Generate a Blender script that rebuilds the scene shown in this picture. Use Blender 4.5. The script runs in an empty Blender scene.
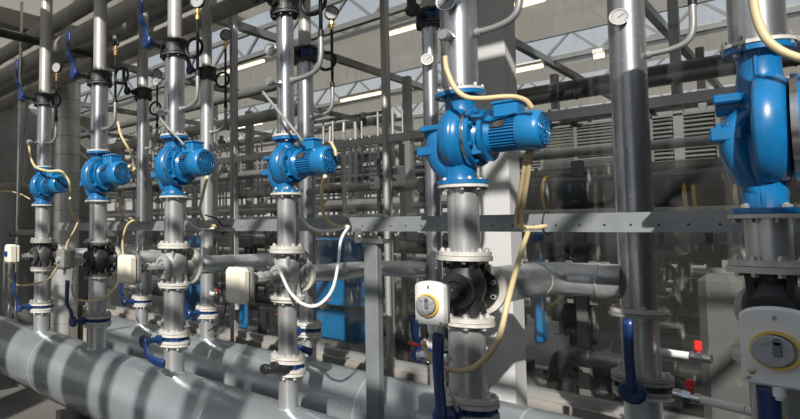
import bpy, math, random
from mathutils import Vector, Matrix
random.seed(7)
PI = math.pi
col = bpy.context.scene.collection

# ------------------------------------------------------------------ camera
FPX, CX, CY, PITCH, YAW, EYE = 560.0, 200.0, 197.0, math.radians(3.3), math.radians(49.2), 1.95
FW = (-math.sin(YAW), math.cos(YAW)); RT = (math.cos(YAW), math.sin(YAW))
def _ray(px, py):
    a = (px-CX)/FPX; b = -(py-CY)/FPX
    d = math.cos(PITCH)-b*math.sin(PITCH); u = math.sin(PITCH)+b*math.cos(PITCH)
    return (a*RT[0]+d*FW[0], a*RT[1]+d*FW[1], u)
def at(px, py, Y):
    "world point of a spot of the photograph that lies in the upright plane y = Y"
    v = _ray(px, py); t = Y/v[1]
    return Vector((v[0]*t, Y, EYE+v[2]*t))
cd = bpy.data.cameras.new('camera'); cam = bpy.data.objects.new('camera', cd); col.objects.link(cam)
cd.sensor_width = 36; cd.lens = FPX/800*36; cd.shift_x = (400-CX)/800; cd.shift_y = -(209.5-CY)/800
cam.location = (0, 0, EYE); cam.rotation_euler = (PI/2+PITCH, 0, YAW); cd.clip_start = .05
bpy.context.scene.camera = cam

# ------------------------------------------------------------------ materials
def mat(name, c, rough=.5, metal=0., noise=0., nscale=8., c2=None, bump=0., bscale=60., emit=0., coat=0., spec=.5, stretch=None):
    m = bpy.data.materials.new(name); m.use_nodes = True
    nt = m.node_tree; b = nt.nodes['Principled BSDF']
    b.inputs['Base Color'].default_value = (*c, 1); b.inputs['Roughness'].default_value = rough
    b.inputs['Metallic'].default_value = metal; b.inputs['Specular IOR Level'].default_value = spec
    if coat: b.inputs['Coat Weight'].default_value = coat; b.inputs['Coat Roughness'].default_value = .12
    if emit:
        b.inputs['Emission Color'].default_value = (*c, 1); b.inputs['Emission Strength'].default_value = emit
    tc = nt.nodes.new('ShaderNodeTexCoord'); vec = tc.outputs['Object']
    if stretch:
        mp = nt.nodes.new('ShaderNodeMapping'); mp.inputs['Scale'].default_value = stretch
        nt.links.new(vec, mp.inputs[0]); vec = mp.outputs[0]
    if noise or c2:
        n = nt.nodes.new('ShaderNodeTexNoise'); n.inputs['Scale'].default_value = nscale; n.inputs['Detail'].default_value = 5
        nt.links.new(vec, n.inputs['Vector'])
        r = nt.nodes.new('ShaderNodeValToRGB'); r.color_ramp.elements[0].position = .35; r.color_ramp.elements[1].position = .68
        c3 = c2 or tuple(max(0, v*(1-noise)) for v in c)
        r.color_ramp.elements[0].color = (*c, 1); r.color_ramp.elements[1].color = (*c3, 1)
        nt.links.new(n.outputs['Fac'], r.inputs[0]); nt.links.new(r.outputs[0], b.inputs['Base Color'])
        mr = nt.nodes.new('ShaderNodeMapRange'); mr.inputs[3].default_value = max(0, rough-.07); mr.inputs[4].default_value = min(1, rough+.1)
        nt.links.new(n.outputs['Fac'], mr.inputs[0]); nt.links.new(mr.outputs[0], b.inputs['Roughness'])
    if bump:
        n2 = nt.nodes.new('ShaderNodeTexNoise'); n2.inputs['Scale'].default_value = bscale
        bp = nt.nodes.new('ShaderNodeBump'); bp.inputs['Strength'].default_value = bump; bp.inputs['Distance'].default_value = .004
        nt.links.new(tc.outputs['Object'], n2.inputs['Vector']); nt.links.new(n2.outputs['Fac'], bp.inputs['Height'])
        nt.links.new(bp.outputs[0], b.inputs['Normal'])
    return m
M = {}
M['galv'] = mat('galvanised_pipe', (.62,.63,.63), .30, .72, c2=(.52,.53,.54), nscale=6, bump=.03, bscale=150)
M['stainless'] = mat('stainless_pipe', (.54,.55,.57), .27, .9, c2=(.42,.43,.46), nscale=5)
M['flue'] = mat('flue_sheet', (.62,.62,.60), .3, .6, c2=(.5,.5,.48), nscale=4)
M['steel'] = mat('bright_steel', (.56,.56,.55), .2, .97, noise=.15, nscale=10)
M['header'] = mat('header_jacket', (.42,.46,.48), .28, .6, c2=(.35,.39,.41), nscale=3, bump=.05, bscale=40)
M['seam'] = mat('seam_band', (.56,.6,.6), .35, .6)
M['jacket'] = mat('insulation_jacket', (.46,.45,.42), .42, .45, c2=(.38,.37,.35), nscale=5)
M['sheet'] = mat('dull_sheet_metal', (.34,.335,.31), .45, .4, c2=(.27,.265,.25), nscale=4)
M['blue'] = mat('blue_pump_enamel', (.006,.15,.37), .3, 0, noise=.2, nscale=14, bump=.06, bscale=45, coat=.5)
M['bluemotor'] = mat('blue_motor_enamel', (.009,.18,.42), .36, 0, noise=.15, nscale=14, bump=.05, bscale=70, coat=.3)
M['navy'] = mat('navy_lever', (.004,.03,.125), .38, 0, noise=.2, coat=.3)
M['navyplain'] = mat('blue_valve_body', (.005,.045,.19), .45, 0, noise=.3, nscale=20)
M['black'] = mat('black_cast_iron', (.018,.018,.019), .42, 0, c2=(.032,.031,.03), nscale=15, bump=.15)
M['rubber'] = mat('black_rubber', (.012,.012,.013), .5)
M['charcoal'] = mat('charcoal_casting', (.06,.06,.06), .5, .1, bump=.15)
M['greycast'] = mat('grey_casting', (.40,.41,.40), .55, .15, c2=(.30,.31,.30), nscale=12, bump=.2)
M['white'] = mat('white_painted_flange', (.62,.60,.55), .5, 0, c2=(.48,.45,.40), nscale=18)
M['dullflange'] = mat('dull_grey_flange', (.40,.40,.38), .5, .3, c2=(.28,.28,.26), nscale=16)
M['bolt'] = mat('pale_bolt', (.62,.60,.56), .35, .5)
M['zinc'] = mat('zinc_bolt', (.36,.355,.34), .35, .8)
M['gasket'] = mat('rusty_gasket', (.20,.10,.05), .8, 0, noise=.4)
M['cream'] = mat('cream_plastic', (.80,.74,.60), .45, 0, noise=.05)
M['boxwhite'] = mat('white_plastic', (.80,.79,.76), .4, 0, noise=.04)
M['boxgrey'] = mat('grey_plastic', (.16,.16,.155), .5)
M['conduit'] = mat('cream_conduit', (.62,.50,.28), .5, 0, noise=.1)
M['whitecable'] = mat('white_cable', (.80,.79,.74), .45)
M['greycable'] = mat('grey_cable', (.26,.26,.25), .45)
M['brass'] = mat('brass', (.65,.42,.16), .3, .9)
M['copper'] = mat('copper', (.55,.24,.12), .35, .9)
M['red'] = mat('red_plastic', (.62,.03,.02), .4)
M['yellow'] = mat('yellow_ring', (.75,.50,.10), .45)
M['dial'] = mat('dial_face', (.36,.36,.34), .35)
M['dialgrey'] = mat('grey_knob', (.38,.39,.40), .4, .2)
M['tubegrey'] = mat('grey_tube', (.33,.33,.325), .4, .5)
M['rail'] = mat('galvanised_rail', (.33,.355,.36), .45, .5, c2=(.25,.27,.275), nscale=7)
M['colwhite'] = mat('painted_column', (.52,.52,.51), .5, 0, c2=(.47,.47,.46), nscale=3)
M['concrete'] = mat('concrete', (.27,.25,.23), .8, 0, c2=(.20,.19,.17), nscale=2.5, bump=.2, bscale=30)
M['plinth'] = mat('plinth_concrete', (.33,.31,.28), .75, 0, c2=(.24,.22,.20), nscale=3, bump=.2, bscale=30)
M['floor'] = mat('floor_concrete', (.20,.19,.17), .5, 0, c2=(.12,.115,.105), nscale=1.2, bump=.1, bscale=20)
M['frame'] = mat('aluminium_frame', (.40,.40,.385), .4, .5)
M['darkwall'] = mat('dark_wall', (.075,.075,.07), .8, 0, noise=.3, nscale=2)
M['truss'] = mat('truss_steel', (.20,.20,.195), .5, .3)
M['darksteel'] = mat('dark_steel', (.05,.05,.05), .5, .4, noise=.3)
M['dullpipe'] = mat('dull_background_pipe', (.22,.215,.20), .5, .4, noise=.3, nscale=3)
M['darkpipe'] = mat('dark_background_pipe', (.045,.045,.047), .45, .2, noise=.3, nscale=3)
M['louvre'] = mat('louvre_grey', (.15,.15,.14), .6)
M['tankblue'] = mat('blue_tank', (.015,.17,.40), .45, 0, noise=.3, nscale=3)
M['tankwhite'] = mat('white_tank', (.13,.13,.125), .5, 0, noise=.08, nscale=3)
M['tankgrey'] = mat('grey_tank', (.23,.24,.22), .35, .4, noise=.2, nscale=2)
M['screengreen'] = mat('green_display', (.05,.13,.10), .3)
M['yellowhose'] = mat('yellow_hose', (.55,.42,.04), .5)
M['lamp'] = mat('lamp_tube', (1,.86,.58), .5, 0, emit=2.2)
M['nameplate'] = mat('name_plate', (.06,.055,.05), .35, .5)
M['skylight'] = mat('roof_sheet', (.5,.5,.48), .6)
# pale roof screen that lets some sky through
m = bpy.data.materials.new('roof_screen'); m.use_nodes = True; nt = m.node_tree; b = nt.nodes['Principled BSDF']
b.inputs['Base Color'].default_value = (.72,.69,.64,1); b.inputs['Roughness'].default_value = .8
tr = nt.nodes.new('ShaderNodeBsdfTranslucent'); tr.inputs[0].default_value = (.75,.71,.65,1)
mx = nt.nodes.new('ShaderNodeMixShader'); mx.inputs[0].default_value = .62
nt.links.new(b.outputs[0], mx.inputs[1]); nt.links.new(tr.outputs[0], mx.inputs[2]); nt.links.new(mx.outputs[0], nt.nodes['Material Output'].inputs[0])
M['screen'] = m
# clear pane, slightly dirty, reflecting at its surface
m = bpy.data.materials.new('window_pane'); m.use_nodes = True; nt = m.node_tree; nt.nodes.remove(nt.nodes['Principled BSDF'])
t1 = nt.nodes.new('ShaderNodeBsdfTransparent'); t1.inputs[0].default_value = (.93,.94,.93,1)
g1 = nt.nodes.new('ShaderNodeBsdfGlossy'); g1.inputs['Roughness'].default_value = .02
lw_ = nt.nodes.new('ShaderNodeLayerWeight'); lw_.inputs[0].default_value = .5
pw = nt.nodes.new('ShaderNodeMath'); pw.operation = 'POWER'; pw.inputs[1].default_value = 5; nt.links.new(lw_.outputs['Facing'], pw.inputs[0])
fr = nt.nodes.new('ShaderNodeMath'); fr.operation = 'MULTIPLY_ADD'; fr.inputs[1].default_value = .9; fr.inputs[2].default_value = .035; nt.links.new(pw.outputs[0], fr.inputs[0])
mx = nt.nodes.new('ShaderNodeMixShader')
nt.links.new(fr.outputs[0], mx.inputs[0]); nt.links.new(t1.outputs[0], mx.inputs[1]); nt.links.new(g1.outputs[0], mx.inputs[2])
df = nt.nodes.new('ShaderNodeBsdfDiffuse'); df.inputs[0].default_value = (.7,.68,.63,1)
tc = nt.nodes.new('ShaderNodeTexCoord'); mp = nt.nodes.new('ShaderNodeMapping'); mp.inputs['Scale'].default_value = (9,9,1.4)
ns = nt.nodes.new('ShaderNodeTexNoise'); ns.inputs['Scale'].default_value = 3; ns.inputs['Detail'].default_value = 4
rp = nt.nodes.new('ShaderNodeValToRGB'); rp.color_ramp.elements[0].position = .62; rp.color_ramp.elements[1].position = .8
rp.color_ramp.elements[0].color = (.012,.012,.012,1); rp.color_ramp.elements[1].color = (.3,.3,.3,1)
m2 = nt.nodes.new('ShaderNodeMixShader')
nt.links.new(tc.outputs['Object'], mp.inputs[0]); nt.links.new(mp.outputs[0], ns.inputs[0]); nt.links.new(ns.outputs['Fac'], rp.inputs[0])
nt.links.new(rp.outputs[0], m2.inputs[0]); nt.links.new(mx.outputs[0], m2.inputs[1]); nt.links.new(df.outputs[0], m2.inputs[2])
nt.links.new(m2.outputs[0], nt.nodes['Material Output'].inputs[0]); M['glass'] = m

# ------------------------------------------------------------------ mesh helpers
def frame_of(d):
    d = Vector(d).normalized(); a = Vector((0,0,1)) if abs(d.z) < .95 else Vector((1,0,0))
    u = a.cross(d).normalized(); return u, d.cross(u).normalized(), d
class MB:
    def __init__(s): s.v = []; s.f = []; s.sm = []; s.mi = []
    def face(s, idx, sm=False, mi=0): s.f.append(tuple(idx)); s.sm.append(sm); s.mi.append(mi)
    def ring(s, c, u, w, r, n, ry=None):
        b = len(s.v); ry = r if ry is None else ry
        for i in range(n):
            a = 2*PI*i/n; s.v.append(Vector(c)+u*(r*math.cos(a))+w*(ry*math.sin(a)))
        return b
    def strip(s, a, b, n, sm=True, mi=0):
        for i in range(n): j = (i+1) % n; s.face((a+i, a+j, b+j, b+i), sm, mi)
    def cap(s, a, n, flip=False, mi=0):
        r = list(range(a, a+n)); s.face(r[::-1] if flip else r, False, mi)
    def lathe(s, o, d, prof, n=24, mi=0, sharp=True, closed=False):
        "prof: list of (distance along d, radius); every run is smooth round the axis, hard across corners"
        u, w, d = frame_of(d); o = Vector(o)
        P = list(prof)
        for k in range(len(P)-1):
            (h0, r0), (h1, r1) = P[k], P[k+1]
            if r0 < 1e-6 and r1 < 1e-6: continue
            a = s.ring(o+d*h0, u, w, max(r0, 1e-5), n); b = s.ring(o+d*h1, u, w, max(r1, 1e-5), n); s.strip(a, b, n, True, mi)
        return s
    def slathe(s, o, d, prof, n=24, mi=0):
        "smooth lathe: shared rings, soft profile"
        u, w, d = frame_of(d); o = Vector(o); rs = [s.ring(o+d*h, u, w, max(r, 1e-5), n) for h, r in prof]
        for a, b in zip(rs, rs[1:]): s.strip(a, b, n, True, mi)
        return s
    def cyl(s, p0, p1, r, r1=None, n=20, caps=True, mi=0):
        p0 = Vector(p0); p1 = Vector(p1); r1 = r if r1 is None else r1; u, w, d = frame_of(p1-p0)
        a = s.ring(p0, u, w, r, n); b = s.ring(p1, u, w, r1, n); s.strip(a, b, n, n > 6, mi)
        if caps:
            c = s.ring(p0, u, w, r, n); e = s.ring(p1, u, w, r1, n); s.cap(c, n, True, mi); s.cap(e, n, False, mi)
        return s
    def washer(s, p0, p1, ro, ri, n=28, mi=0):
        L = (Vector(p1)-Vector(p0)).length; s.lathe(p0, Vector(p1)-Vector(p0), [(0,ri),(0,ro),(L,ro),(L,ri),(0,ri)], n, mi); return s
    def box(s, c, sz, R=None, mi=0, bev=0.):
        c = Vector(c); hx, hy, hz = sz[0]/2, sz[1]/2, sz[2]/2
        R = R or Matrix.Identity(3)
        if bev > 0:
            b = min(bev, hx*.9, hy*.9, hz*.9); pts = []
            base = len(s.v); import itertools
            idx = {}
            for sx, sy, sz_ in itertools.product((-1,1), repeat=3):
                for ax in range(3):
                    p = Vector((sx*(hx-(b if ax != 0 else 0)), sy*(hy-(b if ax != 1 else 0)), sz_*(hz-(b if ax != 2 else 0))))
                    idx[(sx,sy,sz_,ax)] = len(s.v); s.v.append(c+R@p)
            for ax in range(3):
                o = [a for a in range(3) if a != ax]
                for sg in (-1,1):
                    q = []
                    for a_, b_ in ((-1,-1),(1,-1),(1,1),(-1,1)):
                        k = [0,0,0]; k[ax] = sg; k[o[0]] = a_; k[o[1]] = b_; q.append(idx[(*k, ax)])
                    s.face(q if (sg > 0) == (ax != 1) else q[::-1], False, mi)
                for sa in (-1,1):
                    for sb in (-1,1):
                        k0 = [0,0,0]; k0[ax] = -1; k0[o[0]] = sa; k0[o[1]] = sb; k1 = list(k0); k1[ax] = 1
                        q = [idx[(*k0,o[0])], idx[(*k1,o[0])], idx[(*k1,o[1])], idx[(*k0,o[1])]]
                        s.face(q, False, mi)
            for sx, sy, sz_ in itertools.product((-1,1), repeat=3):
                s.face([idx[(sx,sy,sz_,a)] for a in range(3)], False, mi)
            return s
        b = len(s.v)
        for z in (-hz, hz):
            for y in (-hy, hy):
                for x in (-hx, hx): s.v.append(c+R@Vector((x, y, z)))
        for q in ((0,2,3,1),(4,5,7,6),(0,1,5,4),(2,6,7,3),(0,4,6,2),(1,3,7,5)): s.face([b+i for i in q], False, mi)
        return s
    def bar(s, p0, p1, w, h, mi=0):
        p0 = Vector(p0); p1 = Vector(p1); u, v, d = frame_of(p1-p0)
        b = len(s.v)
        for p in (p0, p1):
            for a, c in ((-1,-1),(1,-1),(1,1),(-1,1)): s.v.append(p+u*(a*w/2)+v*(c*h/2))
        for i in range(4): j = (i+1) % 4; s.face((b+i, b+j, b+4+j, b+4+i), False, mi)
        s.face((b+3,b+2,b+1,b), False, mi); s.face((b+4,b+5,b+6,b+7), False, mi); return s
    def sweep(s, pts, r, n=10, ry=None, mi=0, caps=True, up=None, rad=None):
        pts = [Vector(p) for p in pts]; T = []
        for i in range(len(pts)):
            a = pts[max(0,i-1)]; b = pts[min(len(pts)-1,i+1)]; T.append((b-a).normalized())
        u = Vector(up) if up else frame_of(T[0])[0]; u = (u-T[0]*u.dot(T[0])).normalized()
        rings = []
        for i, p in enumerate(pts):
            u = (u-T[i]*u.dot(T[i])).normalized(); w = T[i].cross(u).normalized()
            k = rad[i] if rad else 1
            rings.append(s.ring(p, u, w, r*k, n, (ry if ry is not None else r)*k))
        for a, b in zip(rings, rings[1:]): s.strip(a, b, n, n > 6 or n == 5, mi)
        if caps: s.cap(rings[0], n, True, mi); s.cap(rings[-1], n, False, mi)
        return s
    def torus(s, c, d, R, r, n=28, k=8, mi=0):
        u, w, d = frame_of(d); c = Vector(c); rs = []
        for i in range(n):
            a = 2*PI*i/n; e = u*math.cos(a)+w*math.sin(a); rs.append(s.ring(c+e*R, e, d, r, k))
        for i in range(n): s.strip(rs[i], rs[(i+1) % n], k, True, mi)
        return s
    def ball(s, c, r, n=16, mi=0, sc=(1,1,1)):
        c = Vector(c); rows = 9; rs = []
        for i in range(rows+1):
            a = -PI/2+PI*i/rows; b = len(s.v); rs.append(b)
            for j in range(n):
                t = 2*PI*j/n; q = max(math.cos(a), 1e-4)
                s.v.append(c+Vector((r*q*math.cos(t)*sc[0], r*q*math.sin(t)*sc[1], r*math.sin(a)*sc[2])))
        for a, b in zip(rs, rs[1:]): s.strip(a, b, n, True, mi)
        return s
    def build(s, name, mats, parent=None, loc=None):
        me = bpy.data.meshes.new(name); me.from_pydata([tuple(v) for v in s.v], [], s.f)
        me.polygons.foreach_set('use_smooth', s.sm); me.polygons.foreach_set('material_index', s.mi)
        for m_ in (mats if isinstance(mats, (list, tuple)) else [mats]): me.materials.append(m_)
        me.validate(); me.update()
        o = bpy.data.objects.new(name, me); col.objects.link(o)
        if parent: o.parent = parent
        if loc is not None: o.location = loc
        return o
def spline(pts, k=8):
    P = [Vector(p) for p in pts]; P = [P[0]*2-P[1]]+P+[P[-1]*2-P[-2]]; out = []
    for i in range(1, len(P)-2):
        a, b, c, d = P[i-1:i+3]
        for j in range(k):
            t = j/k; out.append(.5*((2*b)+(c-a)*t+(2*a-5*b+4*c-d)*t*t+(3*b-a-3*c+d)*t**3))
    out.append(P[-2]); return out
def tag(o, label, cat, group=None, kind=None):
    if label: o['label'] = label
    if cat: o['category'] = cat
    if group: o['group'] = group
    if kind: o['kind'] = kind
    return o
def thing(name, loc, label, cat, group=None):
    o = bpy.data.objects.new(name, None); o.empty_display_size = .1; col.objects.link(o); o.location = loc
    return tag(o, label, cat, group)
def struct(name, mb, m_):
    o = mb.build(name, m_); o['kind'] = 'structure'; return o
def solo(name, mb, m_, loc, label, cat, group=None): return tag(mb.build(name, m_, None, loc), label, cat, group)
_bolt_cache = {}
def bolt(parent, p, L, r, m_):
    key = (round(L,4), round(r,4), m_.name)
    if key in _bolt_cache:
        o = _bolt_cache[key].copy(); col.objects.link(o); o.parent = parent; o.location = p; return o
    q = MB(); q.cyl((0,0,-L*.32), (0,0,L*.32), r*.62, n=10); q.cyl((0,0,L*.18), (0,0,L*.42), r, n=6); q.cyl((0,0,-L*.42), (0,0,-L*.18), r, n=6)
    q.cyl((0,0,L*.42), (0,0,L*.5), r*.55, n=8)
    o = q.build('bolt', m_, parent, p); _bolt_cache[key] = o; return o

# ------------------------------------------------------------------ piping elements
def flange(par, z, t, ro, ri, m_, nb=8, br=None, bl=None, single=False, bm=None, gasket=None, phase=.39):
    """a round flange (part) with its bolts: single=True gives each bolt its own mesh"""
    q = MB(); q.washer((0,0,z), (0,0,z+t), ro, ri*.98)
    br = br or ro*.1; bl = bl or t+.035; rr = (ro+ri)/2+.002
    bm = bm or M['zinc']; mats = [m_, bm]
    if not single:
        for i in range(nb):
            a = phase+2*PI*i/nb; c = Vector((rr*math.cos(a), rr*math.sin(a), z+t/2))
            q.cyl(c-Vector((0,0,bl*.45)), c+Vector((0,0,bl*.45)), br*.85, n=6, mi=1)
    f = q.build('flange', mats, par)
    if single:
        for i in range(nb):
            a = phase+2*PI*i/nb; bolt(f, (rr*math.cos(a), rr*math.sin(a), z+t/2), bl, br, bm)
    return f
def pipe(name, x, y, z0, z1, r, m_, label, cat='pipe', group=None, top=None, bot=None, single=False, band=()):
    t = thing(name, (x, y, z0), label, cat, group); H = z1-z0
    q = MB(); q.lathe((0,0,0), (0,0,1), [(0,r*.8),(0,r),(H,r),(H,r*.8)], 32)
    for b_ in band: q.washer((0,0,b_-z0), (0,0,b_-z0+.012), r+.004, r*.95)
    q.build('pipe_body', m_, t)
    if top: flange(t, H-top[1], top[1]-.001, r+top[0], r, top[2], single=single, bm=top[3] if len(top) > 3 else None)
    if bot: flange(t, .001, bot[1], r+bot[0], r, bot[2], single=single, bm=bot[3] if len(bot) > 3 else None)
    return t
def lever_path(kind):
    if kind == 'up': return [(0,0,.0),(0,-.012,.09),(0,-.05,.15),(0,-.055,.22),(0,-.05,.36)]
    if kind == 'upshort': return [(0,0,0),(0,-.01,.07),(0,-.035,.13),(0,-.04,.24)]
    if kind == 'downright': return [(0,0,0),(.05,-.015,-.035),(.10,-.02,-.09),(.17,.0,-.11),(.22,.02,-.12)]
    if kind == 'straight': return [(0,-.012,0),(0,-.02,.1),(0,-.03,.2),(.0,-.025,.36)]
    if kind == 'in': return [(0,-.0,0),(.03,.02,-.0),(.06,.09,-.01),(.07,.15,-.012)]
def butterfly(x, y, z, r, label, lever='up', lm='navy', bodym='black', fm='dullflange', L=.24, single=False, hubr=.034, T=.07, group='butterfly valves on the risers', ro=.05, lw=1.):
    """wafer valve between two flanges, shaft and lever towards the camera side; z is its middle"""
    t = thing('butterfly_valve', (x, y, z-T/2), label, 'valve', group)
    c = T/2
    q = MB(); q.washer((0,0,.021), (0,0,T-.021), r+ro*(.55 if bodym != 'black' or T < .09 else .85), r*.85)
    for i in range(8):
        a = PI/8+i*PI/4; q.cyl(((r+ro*.6)*math.cos(a), (r+ro*.6)*math.sin(a), .022), ((r+ro*.6)*math.cos(a), (r+ro*.6)*math.sin(a), T-.022), .013, n=10)
    q.build('valve_body', M[bodym], t)
    flange(t, .001, .018, r+ro, r, M[fm], single=single, bm=M['bolt'] if fm == 'white' else M['black' if fm == 'black' else 'zinc'], bl=.045)
    flange(t, T-.019, .018, r+ro, r, M[fm], single=single, bm=M['bolt'] if fm == 'white' else M['black' if fm == 'black' else 'zinc'], bl=.045)
    q = MB(); q.cyl((0,-(r+.015),c), (0,-L+.02,c), .021, .019, n=14); q.cyl((0,-(r+.05),c), (0,-(r+.075),c), .032, n=14)
    q.build('shaft_neck', M['black' if lm != 'navy' or fm != 'white' else 'navyplain'], t)
    h = MB(); h.lathe((0,-L+.02,c), (0,-1,0), [(0,.001),(0,hubr*.9),(.008,hubr),(.032,hubr),(.04,hubr*.8),(.04,.001)], 20)
    h.sweep(spline([(a, -L-.006+b, c+d) for a, b, d in lever_path(lever)], 5), .008*lw, 8, ry=(.018 if hubr < .04 else .02)*lw, up=(0,1,0),
            rad=[1+.25*abs(k/20-.4) for k in range(5*(len(lever_path(lever))-1)+1)])
    h.build('lever', M[lm], t)
    return t

def pump(x, y, z0, z1, label, R=.15, mr=.082, ML=.34, fr=.085, single=False, feet=True, s=None, bk=None, sv=None, db=None, fo=0.):
    """in-line circulation pump: flanges up and down, volute on its side, motor along +x"""
    H = z1-z0; c = H*.5; s = s or R/.15; bk = bk or s; sv = sv or s; db = db or s
    t = thing('circulation_pump', (x, y, z0), label, 'pump', 'blue circulation pumps on the front risers')
    v = MB()
    # volute: fat disc with rounded rim, axis x
    prof = [(-.07*db,.001),(-.07*db,R*.45),(-.064*db,R*.72),(-.05*db,R*.9),(-.025*db,R*.99),(.0,R*1.01),(.02*s,R*.985),(.036*s,R*.93),(.046*s,R*.84),(.05*s,R*.7),(.052*s,.001)]
    v.slathe((0,0,c), (1,0,0), prof, 40)
    nr = fr*.62
    v.slathe((0,0,H-.012), (0,0,-1), [(0,nr*1.12),(.03*sv,nr*.98),(.07*sv,nr*1.0),(.13*sv,nr*1.15),(c,nr*1.0)], 28)
    v.slathe((-.012*db,0,.012), (0,0,1), [(0,nr*1.12),(.03*sv,nr*1.0),(.07*sv,nr*1.1),(.13*sv,nr*1.3),(c*.9,nr*1.1)], 28)
    # suction bend bulging out at the back
    v.sweep(spline([(-.01*bk,0,.05*sv),(-.060*bk,0,c-.13*sv),(-.095*bk,0,c-.05*sv),(-.085*bk,0,c+.02*sv),(-.02*bk,0,c+.06*sv)], 5), .062*bk, 20, ry=.062*sv, up=(1,0,0), rad=[.8+.35*math.sin(PI*k/20) for k in range(21)])
    v.box((-.012*db,0,H-.07*sv), (.012,fr*1.35,.11*sv), bev=.003); v.box((-.012*db,0,.06*sv), (.012,fr*1.35,.1*sv), bev=.003)
    v.torus(((s-db)*.018-.006*db,0,c), (1,0,0), R-.03*sv, .034*(s+db)/2, 40, 12)
    v.build('volute', M['blue'], t)
    for zz, tt in ((0,.02),(H-.02,.02)):
        f = flange(t, zz+.0005, tt-.001, fr, nr*.7, M['blue'], nb=4, br=.011, bl=.05, single=single, bm=M['bolt'], phase=PI/4)
    if feet:
        for dz, th, ln in ((.058*sv+fo,.028,.9), (-.05*sv+fo,.042,1.05)):
            q = MB(); q.box((-.06*bk-.06*bk*ln,0,c+dz), (.12*bk*ln,.14*sv,th*sv), bev=.006)
            q.cyl((-.165*bk,0,c+dz*.72+fo*.3), (-.05*bk,0,c+dz*.72+fo*.3), .03*sv, n=16)
            q.build('mounting_foot', M['blue'], t)
    q = MB(); q.washer((.052*s,0,c), (.064*s,0,c), R*.93, R*.6, 40); q.build('clamp_ring', M['steel'], t)
    # bracket: bolted cover, waist with windows, motor flange
    a0 = .064*s; q = MB()
    q.washer((a0,0,c), (a0+.02*s,0,c), R*.90, R*.5, 40)
    q.slathe((a0+.02*s,0,c), (1,0,0), [(0,R*.62),(.012,R*.58),(.03*s,R*.54)], 32)
    for i in range(4):
        a = PI/4+i*PI/2; q.bar((a0+.018*s, R*.66*math.cos(a), c+R*.66*math.sin(a)), (a0+.055*s, R*.62*math.cos(a), c+R*.62*math.sin(a)), .045*s, .04*s)
    q.washer((a0+.05*s,0,c), (a0+.068*s,0,c), max(R*.78, mr*1.25), R*.2, 40)
    q.slathe((a0+.068*s,0,c), (1,0,0), [(0,mr*1.12),(.012,mr*1.02),(.02,mr*.96)], 32)
    for i in range(8):
        a = PI/8+i*PI/4; q.cyl((a0+.018*s, R*.8*math.cos(a), c+R*.8*math.sin(a)), (a0+.032*s, R*.8*math.cos(a), c+R*.8*math.sin(a)), .011, n=6)
    q.build('motor_bracket', M['blue'], t)
    # finned motor
    m0 = a0+.08*s; m1 = ML-.095*(mr/.082); q = MB(); q.cyl((m0-.01,0,c), (m1+.01,0,c), mr*.88, n=32)
    for i in range(36):
        a = 2*PI*i/36
        if abs(math.sin(a)-1) < .08: continue
        e = Vector((0, math.cos(a), math.sin(a))); tdir = Vector((0,-math.sin(a), math.cos(a)))
        o0 = Vector((m0,0,c)); L_ = m1-m0
        b = len(q.v)
        for xx in (0, L_):
            for rr_, ww in ((mr*.86,.0026),(mr*.86,-.0026),(mr*1.0,-.0016),(mr*1.0,.0016)): q.v.append(o0+Vector((xx,0,0))+e*rr_+tdir*ww)
        for k in range(4): j = (k+1) % 4; q.face((b+k,b+j,b+4+j,b+4+k))
        q.face((b,b+1,b+2,b+3)); q.face((b+7,b+6,b+5,b+4))
    q.build('motor_body', M['bluemotor'], t)
    q = MB(); q.slathe((m1,0,c), (1,0,0), [(0,mr*1.02),(.004,mr*1.06),((ML-m1)*.75,mr*1.06),((ML-m1)*.93,mr*1.0),((ML-m1),mr*.9)], 36)
    q.lathe((m1,0,c), (1,0,0), [(0,mr*.8),(0,mr*1.02)], 36); q.lathe((ML-.003,0,c), (1,0,0), [(0,.001),(0,mr*.93)], 36)
    cow = q.build('fan_cowl', M['bluemotor'], t)
    q = MB(); q.lathe((ML-.002,0,c), (1,0,0), [(0,.001),(0,mr*.86)], 30); q.build('fan_wheel', M['rubber'], cow)
    q = MB()
    for k in range(1,5): q.torus((ML,0,c), (1,0,0), mr*.2*k, .0034, 30, 5)
    for k in range(12):
        a = k*PI/6; q.bar((ML,mr*.1*math.cos(a),c+mr*.1*math.sin(a)), (ML,mr*.84*math.cos(a),c+mr*.84*math.sin(a)), .005, .005)
    q.cyl((ML-.002,0,c), (ML+.006,0,c), mr*.16, n=14)
    q.build('fan_grille', M['blue'], cow)
    q = MB(); tx = (m0+m1)/2+.01
    q.box((tx,0,c+mr*.98+.018), (.105*mr/.082,.1*mr/.082,.065*mr/.082), bev=.008); q.box((tx,0,c+mr*.98+.018+.037*mr/.082), (.112*mr/.082,.108*mr/.082,.012), bev=.004)
    q.build('terminal_box', M['bluemotor'], t)
    e = Vector((0,-math.cos(.45), math.sin(.45))); q = MB(); Rm = Matrix.Rotation(-.45, 3, 'X')
    q.box(Vector(((m0+m1)/2-.01,0,c))+e*(mr*1.01), (.055,.004,.035), Rm); o = q.build('rating_plate', M['nameplate'], t); o['label'] = 'small dark rectangular rating plate'
    q = MB()
    for k in range(4): q.box(Vector(((m0+m1)/2-.01-.004*(k % 2),0,c))+e*(mr*1.01+.0022)+Vector((0,math.sin(.45),math.cos(.45)))*(.011-.0072*k), (.034-.008*(k % 2),.0006,.0022), Rm)
    q.build('plate_lines', M['zinc'], o)
    return t

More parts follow.
